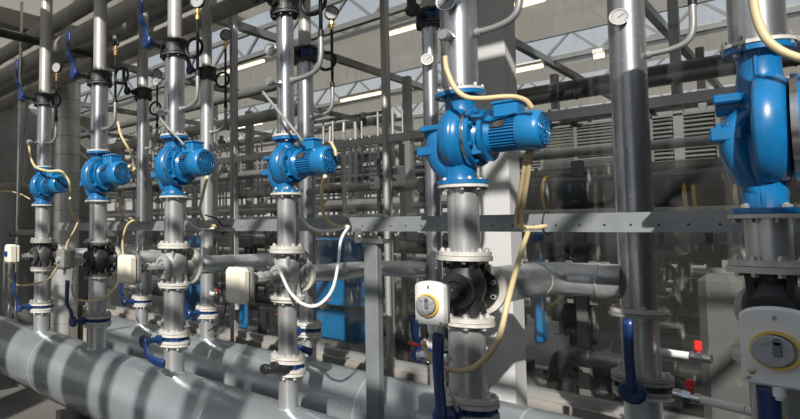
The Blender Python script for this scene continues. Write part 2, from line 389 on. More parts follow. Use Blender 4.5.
def actuator(t, L, zc, kind, w=.135, h=.17, dpt=.07, bx=0.):
    """drive box at distance L in front of the valve axis"""
    y0 = -L; n0 = set(t.children)
    if kind == 'cream':
        q = MB(); q.box((0,y0+dpt*.62,zc), (w,dpt*.5,h), bev=.012); b = q.build('drive_base', M['boxgrey'], t)
        q = MB(); q.box((0,y0,zc), (w*.98,dpt*.9,h*.98), bev=.02); q.build('drive_cover', M['cream'], t)
        q = MB(); q.cyl((-w*.49,y0,zc-h*.06), (-w*.49-.022,y0,zc-h*.06), .024, .021, n=18); q.build('hand_knob', M['rubber'], t)
        q = MB(); q.cyl((w*.12,y0-.02,zc-h*.49), (w*.12,y0-.02,zc-h*.49-.03), .013, n=12); q.build('cable_gland', M['boxwhite'], t)
    elif kind == 'dial':
        q = MB(); q.box((0,y0+dpt*.55,zc-.004), (w*.96,dpt*.55,h*.9), bev=.01); q.build('drive_base', M['boxgrey'], t)
        # front cover with an arched top edge
        q = MB(); n = 14; yb = y0+dpt*.3; yf = y0-dpt*.22
        out = [(-w/2, -h/2+.012), (-w/2+.012, -h/2), (w/2-.012, -h/2), (w/2, -h/2+.012), (w/2, h*.36)]
        out += [(w/2*math.cos(PI*k/n), h*.36+h*.13*math.sin(PI*k/n)) for k in range(1, n)]+[(-w/2, h*.36)]
        def loop(y, k): b = len(q.v); [q.v.append(Vector((px*k, y, zc+pz*k))) for px, pz in out]; return b
        N = len(out); A = loop(yb, 1); B = loop(yf+.008, 1); B2 = loop(yf+.008, 1); C = loop(yf, .94); D = loop(yf, .94)
        for a_, b_ in ((A,B),(B2,C)):
            for i in range(N): j = (i+1) % N; q.face((a_+j, a_+i, b_+i, b_+j))
        q.face([D+i for i in range(N)][::-1]); q.face([A+i for i in range(N)])
        q.build('drive_cover', M['boxwhite'], t)
        dc = Vector((0, yf, zc-.008)); r = min(w*.38,.054)
        q = MB(); q.washer(dc, dc+Vector((0,-.016,0)), r, r*.86); q.build('scale_ring', M['yellow'], t)
        q = MB(); q.lathe(dc+Vector((-.006,0,-.002)), (0,-1,0), [(0,r*.86),(.02,r*.84),(.024,r*.78),(.024,.001)], 28)
        for a in (.5, 2.3, 4.2, 5.3): q.cyl(dc+Vector((r*.6*math.cos(a),-.02,r*.6*math.sin(a))), dc+Vector((r*.6*math.cos(a),-.03,r*.6*math.sin(a))), r*.12, n=10)
        d = q.build('dial_disc', M['dialgrey'], t)
        q = MB(); q.box(dc+Vector((.004,-.026,r*.12)), (r*.36,.008,r*.8), bev=.003); q.cyl(dc+Vector((.004,-.022,r*.5)), dc+Vector((.004,-.030,r*.5)), r*.18, n=14)
        q.build('pointer', M['boxgrey'], d)
        q = MB()
        for sx in (-1,1): q.cyl((sx*w*.4,yf+.001,zc-h*.42), (sx*w*.4,yf-.004,zc-h*.42), .005, n=8)
        q.box((.0,yf-.001,zc+h*.36), (.008,.003,.012)); q.build('cover_screw', M['zinc'], t)
        q = MB(); q.cyl((-.0,y0,zc-h*.49), (-.0,y0,zc-h*.49-.03), .014, n=12); q.cyl((0,y0,zc-h*.49-.03), (0,y0,zc-h*.49-.04), .009, n=10); q.build('cable_gland', M['boxwhite'], t)
    else:
        q = MB(); q.box((0,y0,zc), (w,dpt,h), bev=.018); q.box((0,y0+dpt*.6,zc), (w*.9,dpt*.4,h*.9), bev=.01)
        q.build('drive_cover', M['cream' if kind == 'pale' else 'sheet'], t)
        q = MB(); q.cyl((0,y0-dpt/2,zc), (0,y0-dpt/2-.02,zc), .03, .025, n=16); q.build('hand_knob', M['navyplain' if kind == 'pale' else 'dialgrey'], t)
        q = MB(); q.cyl((.01,y0,zc-h/2+.005), (.01,y0,zc-h/2-.045), .014, n=12); q.build('cable_gland', M['greycable'], t)
    for ch in t.children:
        if ch not in n0: ch.location.x += bx

def threeway(x, y, z0, z1, r, label, bodym, boxkind, L=.34, boxdz=0, w=.135, h=.17, dpt=.07, single=False, side=True, fm='white', fo=.05, bx=0.):
    t = thing('three_way_valve', (x, y, z0), label, 'valve', 'motorised valves on the front risers'); H = z1-z0; c = H*.5
    bm = M['bolt'] if fm == 'white' else M['zinc']
    flange(t, .001, .02, r+fo, r*.8, M[fm], single=single, bm=bm); flange(t, H-.021, .02, r+fo, r*.8, M[fm], single=single, bm=bm)
    q = MB(); q.slathe((0,0,.02), (0,0,1), [(0,r*.9),(.02,r*.78),(c-.075,r*1.05),(c-.03,r*1.28),(c,r*1.3),(c+.02,r*1.25),(H-.075-.0,r*.95),(H-.06,r*.8),(H-.04,r*.92)], 32)
    q.ball((0,-.01,c-.01), r*1.25)
    # arms to the side port and the front bonnet
    q.slathe((0,0,c-.01), (0,1,0), [(0,r*.95),(r*1.4,r*.85),(r*1.4+.02,r*.95)], 28)
    q.slathe((0,0,c-.01), (0,-1,0), [(0,r*.9),(r*1.2,r*.85),(r*1.2+.03,r*.7)], 28); q.washer((0,-r*1.2,c-.01), (0,-r*1.2-.022,c-.01), r*1.15, r*.3)
    for i in range(4):                                                   # ribs from body to the flanges
        a = PI/4+i*PI/2
        for sgn in (-1,1): q.bar((r*1.0*math.cos(a),r*1.0*math.sin(a),c+sgn*.02), (r*1.22*math.cos(a),r*1.22*math.sin(a),c+sgn*(c-.022)), .014, .02)
    q.build('valve_body', M[bodym], t)
    if side:
        f = MB(); y1 = r*1.4+.02
        f.washer((0,y1,c-.01), (0,y1+.018,c-.01), r*1.45, r*.5)
        fo_ = f.build('side_flange', M[bodym], t)
        f = MB(); f.washer((0,y1+.018,c-.01), (0,y1+.04,c-.01), r*1.85, r*.8); o = f.build('ring_flange', M['white'], t)
        for i in range(8):
            a = PI/8+i*PI/4; f = MB(); p = Vector((r*1.28*math.cos(a),y1-.012,c-.01+r*1.28*math.sin(a)))
            f.cyl(p, p+Vector((0,.062,0)), .0075, n=8); f.cyl(p, p+Vector((0,.012,0)), .0125, n=6); f.build('bolt', M['bolt'], o)
    # yoke to the drive
    q = MB(); a = -r*1.2-.03; b = -L+dpt*.9
    q.cyl((0,a,c-.01), (0,b,c-.01+boxdz*.3), .014, n=12)
    for sx in (-1,1): q.bar((sx*.03,a+.01,c-.01), (sx*.03,b,c-.01+boxdz*.3), .012, .022)
    for k in range(3): q.cyl((0,a+(b-a)*(.25+.25*k),c-.01), (0,a+(b-a)*(.33+.25*k),c-.01), .036, n=16)
    q.build('yoke', M['greycast' if bodym != 'black' else 'steel'], t)
    actuator(t, L, c-.01+boxdz, boxkind, w, h, dpt, bx)
    return t

def dial_gauge(name, loc, r, yaw, label, group=None, stem=.05):
    t = thing(name, loc, label, 'thermometer', group); e = Vector((math.sin(yaw), -math.cos(yaw), 0))
    q = MB(); q.cyl((0,0,0), e*-stem, .008, n=10); q.lathe(e*0, e, [(0,.001),(0,r*.96),(.018,r),(.022,r),(.022,r*.88),(.018,r*.86)], 26); q.build('gauge_case', M['steel'], t)
    q = MB(); q.lathe(e*.0182, e, [(0,.001),(0,r*.87)], 26); f = q.build('dial_face', M['dial'], t)
    q = MB(); u = Vector((e.y*-1, e.x, 0)); Z = Vector((0,0,1))
    for k in range(11):
        a = -.7+k*(PI+1.4)/10; d = u*math.cos(a)+Z*math.sin(a); q.bar(e*.0195+d*r*.68, e*.0195+d*r*.82, .003, .0015)
    d = u*math.cos(.6)+Z*math.sin(.6); q.bar(e*.0205-d*r*.15, e*.0205+d*r*.62, .004, .002); q.build('dial_marks', M['rubber'], f)
    return t
def pressure(x, y, z, r, label, gyaw=.5, loop=.07, loopside=-1, gr=.055, top=.80, group='siphon pressure gauges of the risers', reach=.27, lz=.44, rise=.22):
    """bent grey branch tube, black siphon with a loop, brass cock and dial above"""
    t = thing('pressure_gauge', (x+r, y, z), label, 'gauge', group); X = reach-r
    q = MB(); q.sweep(spline([(-.01,0,0),(X*.5,0,.005),(X*.85,0,.03),(X*.98,0,.09),(X,0,rise)], 7), .0155, 12); q.cyl((0,0,0), (.02,0,0), .022, n=12); q.build('branch_tube', M['tubegrey'], t)
    q = MB(); q.cyl((X,0,rise-.01), (X,0,rise+.03), .018, n=12)
    q.sweep([(X,0,rise+.02),(X,0,lz),(X,0,top-.17)], .0115, 8)
    q.torus((X+loopside*loop*.92,.02,lz), (.35,-1,0), loop, .0125, 32, 8)
    q.build('siphon_tube', M['rubber'], t)
    q = MB(); q.cyl((X,0,top-.17), (X,0,top-.14), .017, n=6); q.cyl((X,0,top-.14), (X,0,top-.085), .011, n=10); q.cyl((X,0,top-.12), (X,0,top-.1), .018, n=6); q.cyl((X-.03,0,top-.125), (X+.03,0,top-.125), .008, n=8)
    q.build('gauge_cock', M['brass'], t)
    e = Vector((math.sin(gyaw), -math.cos(gyaw), 0)); c = Vector((X,0,top-.03))
    q = MB(); q.lathe(c-e*.018, e, [(0,.001),(0,gr*.9),(.006,gr),(.036,gr),(.036,gr*.9),(.032,gr*.88)], 26); q.cyl(c-Vector((0,0,gr)), c-Vector((0,0,gr+.02)), .009, n=8); cs = q.build('gauge_case', M['rubber'], t)
    q = MB(); q.lathe(c+e*.0142, e, [(0,.001),(0,gr*.89)], 26); f = q.build('dial_face', M['dial'], cs)
    q = MB(); u = Vector((-e.y, e.x, 0)); Z = Vector((0,0,1))
    for k in range(11):
        a = -.7+k*(PI+1.4)/10; d = u*math.cos(a)+Z*math.sin(a); q.bar(c+e*.0155+d*gr*.66, c+e*.0155+d*gr*.82, .003, .0015)
    d = u*math.cos(2.5)+Z*math.sin(2.5); q.bar(c+e*.0165-d*gr*.15, c+e*.0165+d*gr*.62, .004, .002); q.build('dial_marks', M['rubber'], t)
    return t
def cable(name, pts, r, m_, label, cat='cable', group=None, k=8, n=8):
    P = [Vector(p) for p in pts]; o = P[0]; q = MB(); q.sweep(spline([p-o for p in P], k), r, n); return solo(name, q, m_, o, label, cat, group)

# ------------------------------------------------------------------ the risers
YF, YR = 2.61, 3.65
ZV, ZHT = 3.33, .90
ordf = ['leftmost front riser', 'second front riser from the left', 'third front riser from the left', 'fourth front riser from the left', 'fifth front riser from the left', 'front riser at the right edge']
FX = [-5.56, -4.43, -3.32, -2.222, -1.163, -.175]
spec = [  # upper r, discharge r, middle r, lower r, pump z0, z1, R, motor r, motor length
    (.064,.078,.080,.080,2.21,2.60,.145,.088,.40),
    (.060,.080,.080,.080,2.21,2.65,.17,.10,.40),
    (.056,.078,.076,.078,2.20,2.65,.165,.095,.36),
    (.05,.053,.057,.057,2.17,2.51,.125,.078,.325),
    (.07,.079,.067,.078,2.155,2.585,.15,.080,.345),
    (.06,.071,.057,.064,2.00,2.555,.19,.095,.42)]
looks = ['smallest looking', 'short', 'squat', 'mid row', 'nearest whole one', 'cut by the frame']
VT, VB = 1.83, 1.535
for i, x in enumerate(FX):
    ur, dr, mr_, lr, p0, p1, R, mr, ML = spec[i]; o = ordf[i]; near = i >= 3
    fmW = 'white' if i >= 2 else 'dullflange'
    if i < 4:
        pipe('insulated_pipe', x, YF, ZV+.052, 5.05, ur, M['jacket'], 'pale insulated pipe rising from the top valve of the '+o, 'pipe', 'pale insulated upper pipes')
    else:
        pass
    ztop = ZV-.052
    butterfly(x, YF, ZV, max(dr-.005,.05), 'black wafer valve with lever on top of the '+o, lever='up', lm='navy' if i != 3 else 'rubber', bodym='black', fm='black', ro=.042, L=.26, T=.1, hubr=.052, lw=1.6)
    pipe('discharge_pipe', x, YF, p1, ztop, dr, M['stainless'], 'bright steel pipe above the blue pump of the '+o, 'pipe', 'steel pipes above the pumps',
         top=(.036,.014,M['charcoal'],M['charcoal']), bot=(.03 if i < 4 else .022,.012,M['white']), single=near)
    t = pump(x, YF, p0, p1, '%s blue circulation pump on the %s' % (looks[i], o), R, mr, ML, fr=dr+(.03 if i < 5 else .018), single=near, **(dict(s=1.4, bk=.66, sv=1.1, db=.25, fo=.045) if i == 5 else {}))
    pipe('riser_pipe', x, YF, VT, p0, mr_, M['galv'], 'steel pipe between pump and motorised valve of the '+o, 'pipe', 'steel pipes under the pumps',
         top=(.04,.014,M['white']), bot=(.045,.018,M[fmW], M['bolt']), single=near)
    bodym = ['charcoal','black','greycast','greycast','black','black'][i]; kind = ['pale','grey','cream','cream','dial','dial'][i]
    txt = ['charcoal valve with pale drive box on the ','black valve with grey drive box on the ','light grey valve with cream drive box on the ',
           'light grey valve with cream drive box on the ','black valve with white dial drive box on the ','black valve with big white dial drive on the '][i]
    threeway(x, YF, VB, VT, min(mr_,.075), txt+o, bodym, kind, L=[.34,.33,.42,.42,.33,.28][i], boxdz=[.03,.02,0,-.03,-.03,-.06][i],
             w=[.13,.13,.16,.15,.125,.15][i], h=[.19,.17,.2,.2,.185,.23][i], dpt=[.09,.1,.09,.08,.07,.08][i], single=near, fm=fmW if i != 1 else 'charcoal', fo=.05, bx=.022 if i == 5 else 0)
    zb = 1.15
    pipe('riser_pipe', x, YF, zb+.037, VB, lr, M['galv'], 'short steel pipe under the motorised valve of the '+o, 'pipe', 'steel pipes above the header valves',
         top=(.04,.016,M['white' if i != 1 else 'dullflange'], M['bolt']), bot=(.045,.016,M['white' if i > 1 else 'dullflange'], M['bolt']), single=near)
    lv = ['up','up','downright','in','straight','straight'][i]
    butterfly(x, YF, zb, lr-.002, ['navy levered','blue levered','sunlit blue levered','black levered','long navy levered','dark navy levered'][i]+' valve low on the '+o, lever=lv, lm='rubber' if i == 3 else 'navy',
              bodym='navyplain', fm='white', L=[.24,.24,.27,.2,.24,.24][i], single=near, hubr=.046 if i != 3 else .03, lw=1.45 if i < 3 else 1.2)
    # gasket ring
    if i >= 2:
        pass

# rear row
ordr = ['leftmost rear riser', 'second rear riser from the left', 'third rear riser from the left', 'slim rear riser beside the white column', 'wide rear riser']
RX = [-5.225, -4.123, -2.895, -1.825, -.735]
rr = [.070,.066,.066,.049,.080]
for i, x in enumerate(RX):
    r = rr[i]; o = ordr[i]; near = i == 4; zv = [3.5,3.5,3.4,3.4,3.95][i]
    if i < 4:
        pipe('insulated_pipe', x, YR, zv+.052, 5.05, max(.045,r-.014), M['jacket'], 'pale insulated pipe above the top valve of the '+o, 'pipe', 'pale insulated upper pipes of the rear row')
        butterfly(x, YR, zv, r-.004, 'black wafer valve on top of the '+o, lever='upshort', lm=['rubber','navy','navy','rubber'][i], bodym='black' if i < 2 else 'navyplain', fm='black', ro=.04, L=.22, T=.1, hubr=.046, lw=1.5)
    zl = 1.15
    low = pipe('riser_pipe', x, YR, zl+.037 if i < 4 else 1.52, zv-.052 if i < 4 else 5.05, r, M['galv' if i == 1 else 'stainless'],
         ['tall steel pipe of the leftmost rear riser','tall steel pipe of the second rear riser from the left','tall steel pipe of the third rear riser from the left','slim steel pipe beside the white column','widest steel pipe with a side branch, right rear'][i], 'pipe',
         'tall steel pipes of the rear row', top=(.033,.014,M['charcoal'],M['charcoal']) if i < 4 else None, bot=(.045,.018,M['white'],M['bolt']), single=near)
    if i == 4:
        pipe('riser_pipe', x, YR, zl+.037, 1.519, r, M['galv'], 'short dark steel pipe between two flanges of the wide rear riser', 'pipe', 'tall steel pipes of the rear row',
             top=(.05,.018,M['dullflange'],M['bolt']), bot=(.05,.018,M['dullflange'],M['bolt']), single=True)
    butterfly(x, YR, zl, r-.002, ['dark blue levered','blue levered','bright blue levered','small blue levered','dark navy paddle levered'][i]+' valve low on the '+o, lever=['upshort','up','downright','upshort','straight'][i], lm='navy',
              bodym='navyplain' if i < 4 else 'black', fm='white' if i != 4 else 'dullflange', L=.24 if i < 4 else .2, single=near, hubr=.044 if i < 4 else .058, lw=1.35 if i < 4 else 1.05)

# headers with their nozzles
def header(name, label, y, x0, x1, seams, noz, cap0):
    R = .295; zc = ZHT-R; t = thing(name, (x0, y, 0), label, 'pipe', 'large header pipes'); L = x1-x0
    q = MB()
    if cap0: q.slathe((0,0,zc), (1,0,0), [(-.16,.001),(-.155,.08),(-.13,.17),(-.08,.245),(-.03,.285),(0,R)], 48)
    q.lathe((0,0,zc), (1,0,0), [(0,R),(L,R),(L,.001)], 64); q.build('header_shell', M['header'], t)
    for s in seams:
        q = MB(); q.lathe((s-x0,0,zc), (1,0,0), [(0,R-.002),(.0,R+.0025),(.012,R+.0025),(.012,R-.002)], 64); q.build('seam_band', M['seam'], t)
    for x, r in noz:
        q = MB(); q.lathe((x-x0,0,ZHT-.06), (0,0,1), [(0,r),(1.112-ZHT+.06,r)], 32)
        q.torus((x-x0,0,ZHT-.006), (0,0,1), r+.004, .009, 32, 6); nz = q.build('nozzle', M['galv'], t)
        q = MB(); q.washer((x-x0,0,1.095), (x-x0,0,1.112), r+.045, r*.9)
        for k in range(8):
            a = .39+k*PI/4; q.cyl((x-x0+(r+.024)*math.cos(a),(r+.024)*math.sin(a),1.075), (x-x0+(r+.024)*math.cos(a),(r+.024)*math.sin(a),1.13), .009, n=6)
        q.build('flange', M['white'], nz)
    for k in range(int((L-1)/2.2)+1):                                          # saddles on the floor
        xx = 1.4+2.2*k; q = MB(); q.box((xx,0,.16), (.09,.46,.32)); q.box((xx,0,.01), (.16,.6,.02)); q.build('saddle', M['darksteel'], t)
    return t
header('header_pipe', 'front grey header pipe across the lower left, carrying the front risers', YF, -8.3, 1.6, [-6.5,-5.55+.32,-5.0,-3.85,-2.75,-1.5], [(x, s[3]) for x, s in zip(FX, spec)], False)
header('header_pipe', 'rear grey header pipe behind the front one, carrying the rear risers', YR, -5.85, 1.6, [-4.6,-3.55,-2.3,-1.28,-.2], [(x, r) for x, r in zip(RX, rr)], True)

# side branches running back from the valves, with their elbows
def branch(name, pts, r, label, m_='galv', seams=()):
    P = [Vector(p) for p in pts]; o = P[0]; q = MB(); q.sweep([p-o for p in P], r, 28)
    t = solo(name, q, M[m_], o, label, 'pipe', 'side branch pipes')
    for s in seams:
        p, d = s; u = MB(); u.washer(Vector(p)-o-Vector(d)*.006, Vector(p)-o+Vector(d)*.006, r+.005, r*.9, 32); u.build('seam_band', M['seam'], t)
    return t
def elbow(x, y0, y1, x1, z, R=.16):
    pts = [(x,y0,z),(x,y1-R,z)]+[(x+R-R*math.cos(a), y1-R+R*math.sin(a), z) for a in [PI/2*k/8 for k in range(1,9)]]+[(x1,y1,z)]
    return pts
zt = 1.672
y_s = YF+.075*1.4+.06
branch('branch_pipe', elbow(FX[4], YF+.067*1.4+.0605, YR, RX[4]-.06, zt), .092, 'thick steel branch pipe running to the wide rear riser', seams=[((-.90,YR,zt),(1,0,0)), ((FX[4],YR-.18,zt),(0,1,0))])
branch('branch_pipe', elbow(FX[0], YF+.075*1.4+.0605, YR+.0, RX[0]-.05, zt, .12), .07, 'steel branch pipe joining the leftmost front and rear risers')
branch('branch_pipe', elbow(FX[1], YF+.075*1.4+.0605, YR, RX[1]-.05, zt, .12), .075, 'steel branch pipe behind the second front riser from the left')
branch('branch_pipe', elbow(FX[2], YF+.075*1.4+.0605, YR, RX[2]-.05, zt, .12), .07, 'steel branch pipe behind the third front riser from the left')
branch('branch_pipe', elbow(FX[3], YF+.057*1.4+.0605, YR, RX[3]-.04, zt, .12), .055, 'steel branch pipe behind the fourth front riser from the left')
branch('cross_pipe', [at(128,255,4.05), at(205,254,4.05)], .07, 'grey horizontal pipe behind the third front riser, at valve height', 'dullpipe')

# gauges
pl = [(FX[0],YF,.078,ordf[0],.5,-1),(FX[1],YF,.08,ordf[1],2.3,1),(FX[2],YF,.078,ordf[2],.5,-1),(FX[3],YF,.053,ordf[3],.5,-1),(FX[4],YF,.079,ordf[4],.5,-1)]
for x, y, r, o, gy, ls in pl: pressure(x, y, 2.85, r, 'black looped pressure gauge on the '+o, gy, loopside=ls)
for k, (x, r) in enumerate(zip(RX, rr)):
    if k == 1: pressure(x, YR, 2.9, r, 'brass cocked pressure gauge between the '+ordr[k]+' and the thin pole', 1.0, top=.95, lz=.5)
    else: pressure(x, YR, 2.86, r, ['looped pressure gauge on the ','','white faced pressure gauge with brass cock on the ','small pressure gauge on the ','bent branch tube with gauge above on the '][k]+ordr[k], .75, top=.84)
for k, (px, py, Y, r, o) in enumerate([(157,82,YF-.13,.035,ordf[2]),(271,50,YF-.13,.036,ordf[3]),(446,3,YF-.1,.042,ordf[4]),(427,60,YR-.08,.038,ordr[3]),(618,18,YR-.1,.044,ordr[4])]):
    dial_gauge('thermometer', at(px,py,Y), r, [.3,.3,.4,.5,.45][k], 'round dial thermometer on the '+o, 'dial thermometers on the pipes', stem=.05)
def sensor(x, y, z, r, label, L=.1, yaw=0):
    t = thing('temperature_sensor', (x, y-r, z), label, 'sensor', 'temperature sensors in the pipes')
    q = MB(); q.cyl((0,.01,0), (0,-L*.5,0), .012, n=12); q.cyl((0,-.0,0), (0,-.018,0), .02, n=6); q.build('sensor_pocket', M['steel'], t)
    q = MB(); q.lathe((0,-L*.5,0), (0,-1,0), [(0,.001),(0,.024),(.03,.028),(.045,.022),(.045,.001)], 18); q.build('sensor_head', M['tubegrey'], t)
sens = [(FX[i], YF, 2.83 if i else 2.86, spec[i][1]) for i in range(5)]
for i, s in enumerate(sens): sensor(*s, 'small round temperature sensor on the '+ordf[i], L=.13 if i != 4 else .07)

# ------------------------------------------------------------------ cables
CN, CW, CG = M['conduit'], M['whitecable'], M['greycable']
g = 'cables of the pumps and valves'
def cpts(*a): return [at(px, py, Y) for px, py, Y in a]
# pump 5
cable('conduit_cable', cpts((445,57,2.44),(447,70,2.42),(455,88,2.41),(466,97,2.41),(482,98.5,2.42),(500,97,2.44),(515,97,2.47),(526,101,2.5),(532,108,2.52)), .011, CN, 'cream cable curving from the fifth riser over its pump motor', group=g)
for k, dx in enumerate((0, 5)):
    cable('conduit_cable', cpts((527+dx*.8,152,2.65),(523+dx,175,2.7),(519+dx,200,2.78),(516+dx,222,2.95),(520+dx,227,3.04),(532+dx,227.5,3.05),(545+dx*.5,226,3.06)), .010, CN, ['cream conduit dropping under the fifth pump, left strand of the pair','cream conduit dropping under the fifth pump, right strand of the pair'][k], group=g)
cable('conduit_cable', cpts((528,232,3.05),(522,250,2.9),(516,270,2.75),(508,300,2.5),(498,340,2.45),(480,363,2.45),(460,371,2.44),(440,366,2.42),(428,354,2.36),(423,342,2.32)), .0115, CN, 'long cream cable looping from the rail under the dial drive box of the fifth riser', group=g)
# pump 4
cable('white_cable', cpts((263,92,2.47),(275,107,2.47),(290,125,2.47),(300,138,2.5),(303,142,2.52)), .009, CG, 'grey cable slanting from the sensor to the fourth pump', group=g)
cable('white_cable', cpts((331,142,2.55),(335,150,2.55),(336,156,2.55)), .009, CN, 'short cream cable at the fourth pump motor end', group=g)
cable('white_cable', cpts((302,190,2.85),(300,205,3.0),(305,222,3.09),(317,230,3.1),(335,230,3.1),(348,226,3.1)), .010, CW, 'white cable sagging from the fourth pump to the rail', group=g)
cable('conduit_cable', cpts((325,176,2.55),(322,190,2.7),(322,207,2.9),(327,220,3.08),(337,226,3.1),(346,226,3.1)), .011, CN, 'cream cable dropping from the fourth pump motor to the rail', group=g)
cable('white_cable', cpts((349,226,3.1),(341,240,3.0),(338,265,2.85),(332,290,2.6),(318,305,2.5),(303,304,2.46),(290,292,2.44),(283,278,2.42),(279,270,2.41)), .0095, CW, 'thick white cable looping down from the rail across the fourth valve', group=g)
# pump 3
cable('conduit_cable', cpts((160,118,2.46),(168,128,2.46),(178,138,2.5),(184,145,2.52)), .009, CG, 'grey cable from the sensor to the third pump', group=g)
cable('conduit_cable', cpts((207,177,2.6),(203,195,2.8),(200,210,3.0),(206,223,3.08),(216,226,3.09)), .012, CN, 'cream cable dropping from the third pump to the rail end', group=g)
cable('conduit_cable', cpts((187,197,2.72),(185,210,2.8),(189,222,3.0),(200,229,3.08),(214,228,3.09)), .009, CW, 'white cable sagging beside the third riser', group=g)
cable('black_cable', cpts((205,215,3.08),(217,219,3.1),(222,225,3.11),(230,226,3.11)), .006, M['rubber'], 'thin black cable lying on the rail end', group=g)
cable('conduit_cable', cpts((140,217,3.05),(128,224,2.95),(123,238,2.7),(123,255,2.35)), .011, CN, 'cream cable arching down into the cream drive box of the third riser', group=g)
# pump 2
cable('conduit_cable', cpts((118,122,2.6),(121,135,2.6),(128,148,2.65),(134,160,2.75),(135,168,2.8),(131,172,2.72),(129,166,2.6)), .012, CN, 'cream cable hooking beside the second pump', group=g)
cable('conduit_cable', cpts((124,190,2.7),(120,205,2.85),(122,214,3.0),(130,220,3.06),(139,221,3.07)), .013, CN, 'cream cable curling to the rail between second and third risers', group=g)
cable('conduit_cable', cpts((74,270,2.4),(72,285,2.42),(75,298,2.44),(88,301,2.44),(105,297,2.42),(117,285,2.36),(120,276,2.28)), .009, CN, 'cream cable swagging between the second and third valve boxes', group=g)
cable('conduit_cable', cpts((79,220,3.05),(74,231,2.9),(68,242,2.6),(66,250,2.35)), .012, CN, 'cream cable arching down to the grey valve box', group=g)
cable('conduit_cable', cpts((70,198,2.7),(70,208,2.9),(74,218,3.05),(80,221,3.07)), .013, CN, 'cream cable dropping between the first and second pumps', group=g)
# pump 1
cable('conduit_cable', cpts((29,145,2.46),(31,158,2.46),(36,167,2.45),(48,171,2.45),(60,171,2.5),(66,176,2.56),(70,184,2.6),(71,192,2.66)), .013, CN, 'cream cable wrapping round the leftmost pump', group=g)
cable('conduit_cable', cpts((7,272,2.28),(10,280,2.32),(18,285,2.4),(33,284,2.42),(47,280,2.44),(56,270,2.4),(60,262,2.36)), .009, CN, 'cream cable swagging between the two leftmost valve boxes', group=g)
cable('conduit_cable', cpts((-5,192,3.1),(8,191,3.1),(20,194,3.1),(30,199,3.1)), .008, CN, 'thin cream cable crossing the dark tank at the left edge', group=g)
# pump 6
cable('conduit_cable', cpts((752,-8,2.44),(757,18,2.43),(766,38,2.42),(780,50,2.42),(800,58,2.43),(815,60,2.45)), .012, CN, 'cream cable curving across the pipe at the right edge', group=g)
cable('conduit_cable', cpts((751,369,2.3),(755,378,2.35),(762,392,2.4),(775,408,2.45),(790,425,2.5)), .0075, CN, 'cream cable under the big dial drive at right', group=g)
cable('black_cable', cpts((452,395,2.44),(455,405,2.45),(459,414,2.47),(462,425,2.5)), .007, CN, 'short cream cable end below the fifth lower valve', group=g)
cable('black_cable', cpts((226,303,3.35),(224,315,3.4),(218,325,3.5),(208,331,3.55)), .006, M['rubber'], 'black cable drooping behind the cream box to the rear header', group=g)

# drain cocks
def drain(p, d, label, L=.14, hy=.0):
    t = thing('drain_cock', p, label, 'valve', 'drain cocks with red handles'); d = Vector(d).normalized()
    q = MB(); q.cyl((0,0,0), d*L*.62, .019, n=14); q.build('white_nipple', M['boxwhite'], t)
    q = MB(); q.cyl(d*L*.6, d*L, .024, n=12); q.cyl(d*L*.74, d*L*.86, .029, n=6); q.build('cock_body', M['steel'], t)
    q = MB(); a = d*L*.75; q.cyl(a, a+Vector((0,0,.04)), .008, n=8); q.bar(a+Vector((0,0,.045))-d*.01, a+Vector((0,0,.052))+d*.07, .018, .01) if hy == 0 else q.box(a+Vector((0,0,.055)), (.03,.03,.05), bev=.006)
    q.build('red_handle', M['red'], t)
drain((RX[4]+.079, YR, 1.33), (1,-.12,0), 'drain cock with red knob on the wide rear riser', L=.2, hy=1)
drain(at(312,305,YR-.0), (1,0,.05), 'drain cock with red lever right of the third rear riser', L=.15)
drain((RX[2]-.065, YR-.05, 1.18), (-1,-.2,.06), 'drain cock with long red lever left of the third rear riser', L=.17)
drain((FX[4]-.07, YF-.05, 1.36), (-1,-.35,-.0), 'drain cock behind the long navy lever', L=.13)
drain((RX[1]+.06, YR, 1.33), (1,-.2,0), 'drain cock beside the cream drive box of the fourth riser', L=.14)
drain((RX[0]-.065, YR-.05, 1.3), (-1,-.2,0), 'drain cock with red lever beside the leftmost rear riser', L=.14)
drain((FX[1]+.3, YR+.1, 1.2), (-1,-.2,0), 'drain cock with red lever behind the second front riser', L=.14)
drain(at(745,410,3.35), (-1,.1,.06), 'drain cock on a white pipe low at right', L=.24, hy=1)
q = MB(); a = at(745,410,3.35); b_ = at(790,425,3.35); q.sweep(spline([Vector((0,0,0)), (b_-a)*.4+Vector((0,0,-.0)), b_-a, (b_-a)+Vector((.1,0,-.3))], 6), .019, 12); solo('white_pipe', q, M['boxwhite'], a, 'white plastic pipe end low at right', 'pipe')

# ------------------------------------------------------------------ rail, post, column, poles
q = MB(); x0, x1 = -6.3, 1.2; yr = 3.15; zb, zt_ = 1.937, 2.025
t = thing('cable_rail', (x0, yr, zb), 'long galvanised channel rail with round holes crossing between the riser rows', 'rail')
L = x1-x0; hgt = zt_-zb
q = MB(); q.box((L/2,0,hgt*.40), (L,.003,hgt*.8)); q.box((L/2,.045,hgt*.99), (L,.06,.003)); q.bar((0,.008,hgt*.9), (L,.008,hgt*.9), .003, hgt*.26); q.box((L/2,.02,.0015), (L,.04,.003)); q.box((L/2,.074,hgt*.5), (L,.003,hgt*.98))
q.build('channel', M['rail'], t)
q = MB()
for k in range(int(L/.1)): q.cyl((.05+.1*k,-.0025,hgt*.38), (.05+.1*k,-.0012,hgt*.38), .0055, n=10)
q.build('hole', M['rubber'], t)
for xx in (-1.0, -3.4): 
    q = MB(); q.torus((xx-x0,.035,hgt*.5), (1,0,0), .06, .003, 16, 5); q.build('cable_tie', M['rubber'], t)
t = thing('support_post', (-2.01, 3.2, 0), 'galvanised square post holding up the rail between the headers', 'post')
q = MB(); q.box((0,0,.93), (.095,.06,1.86), bev=.004); q.build('post_body', M['rail'], t)
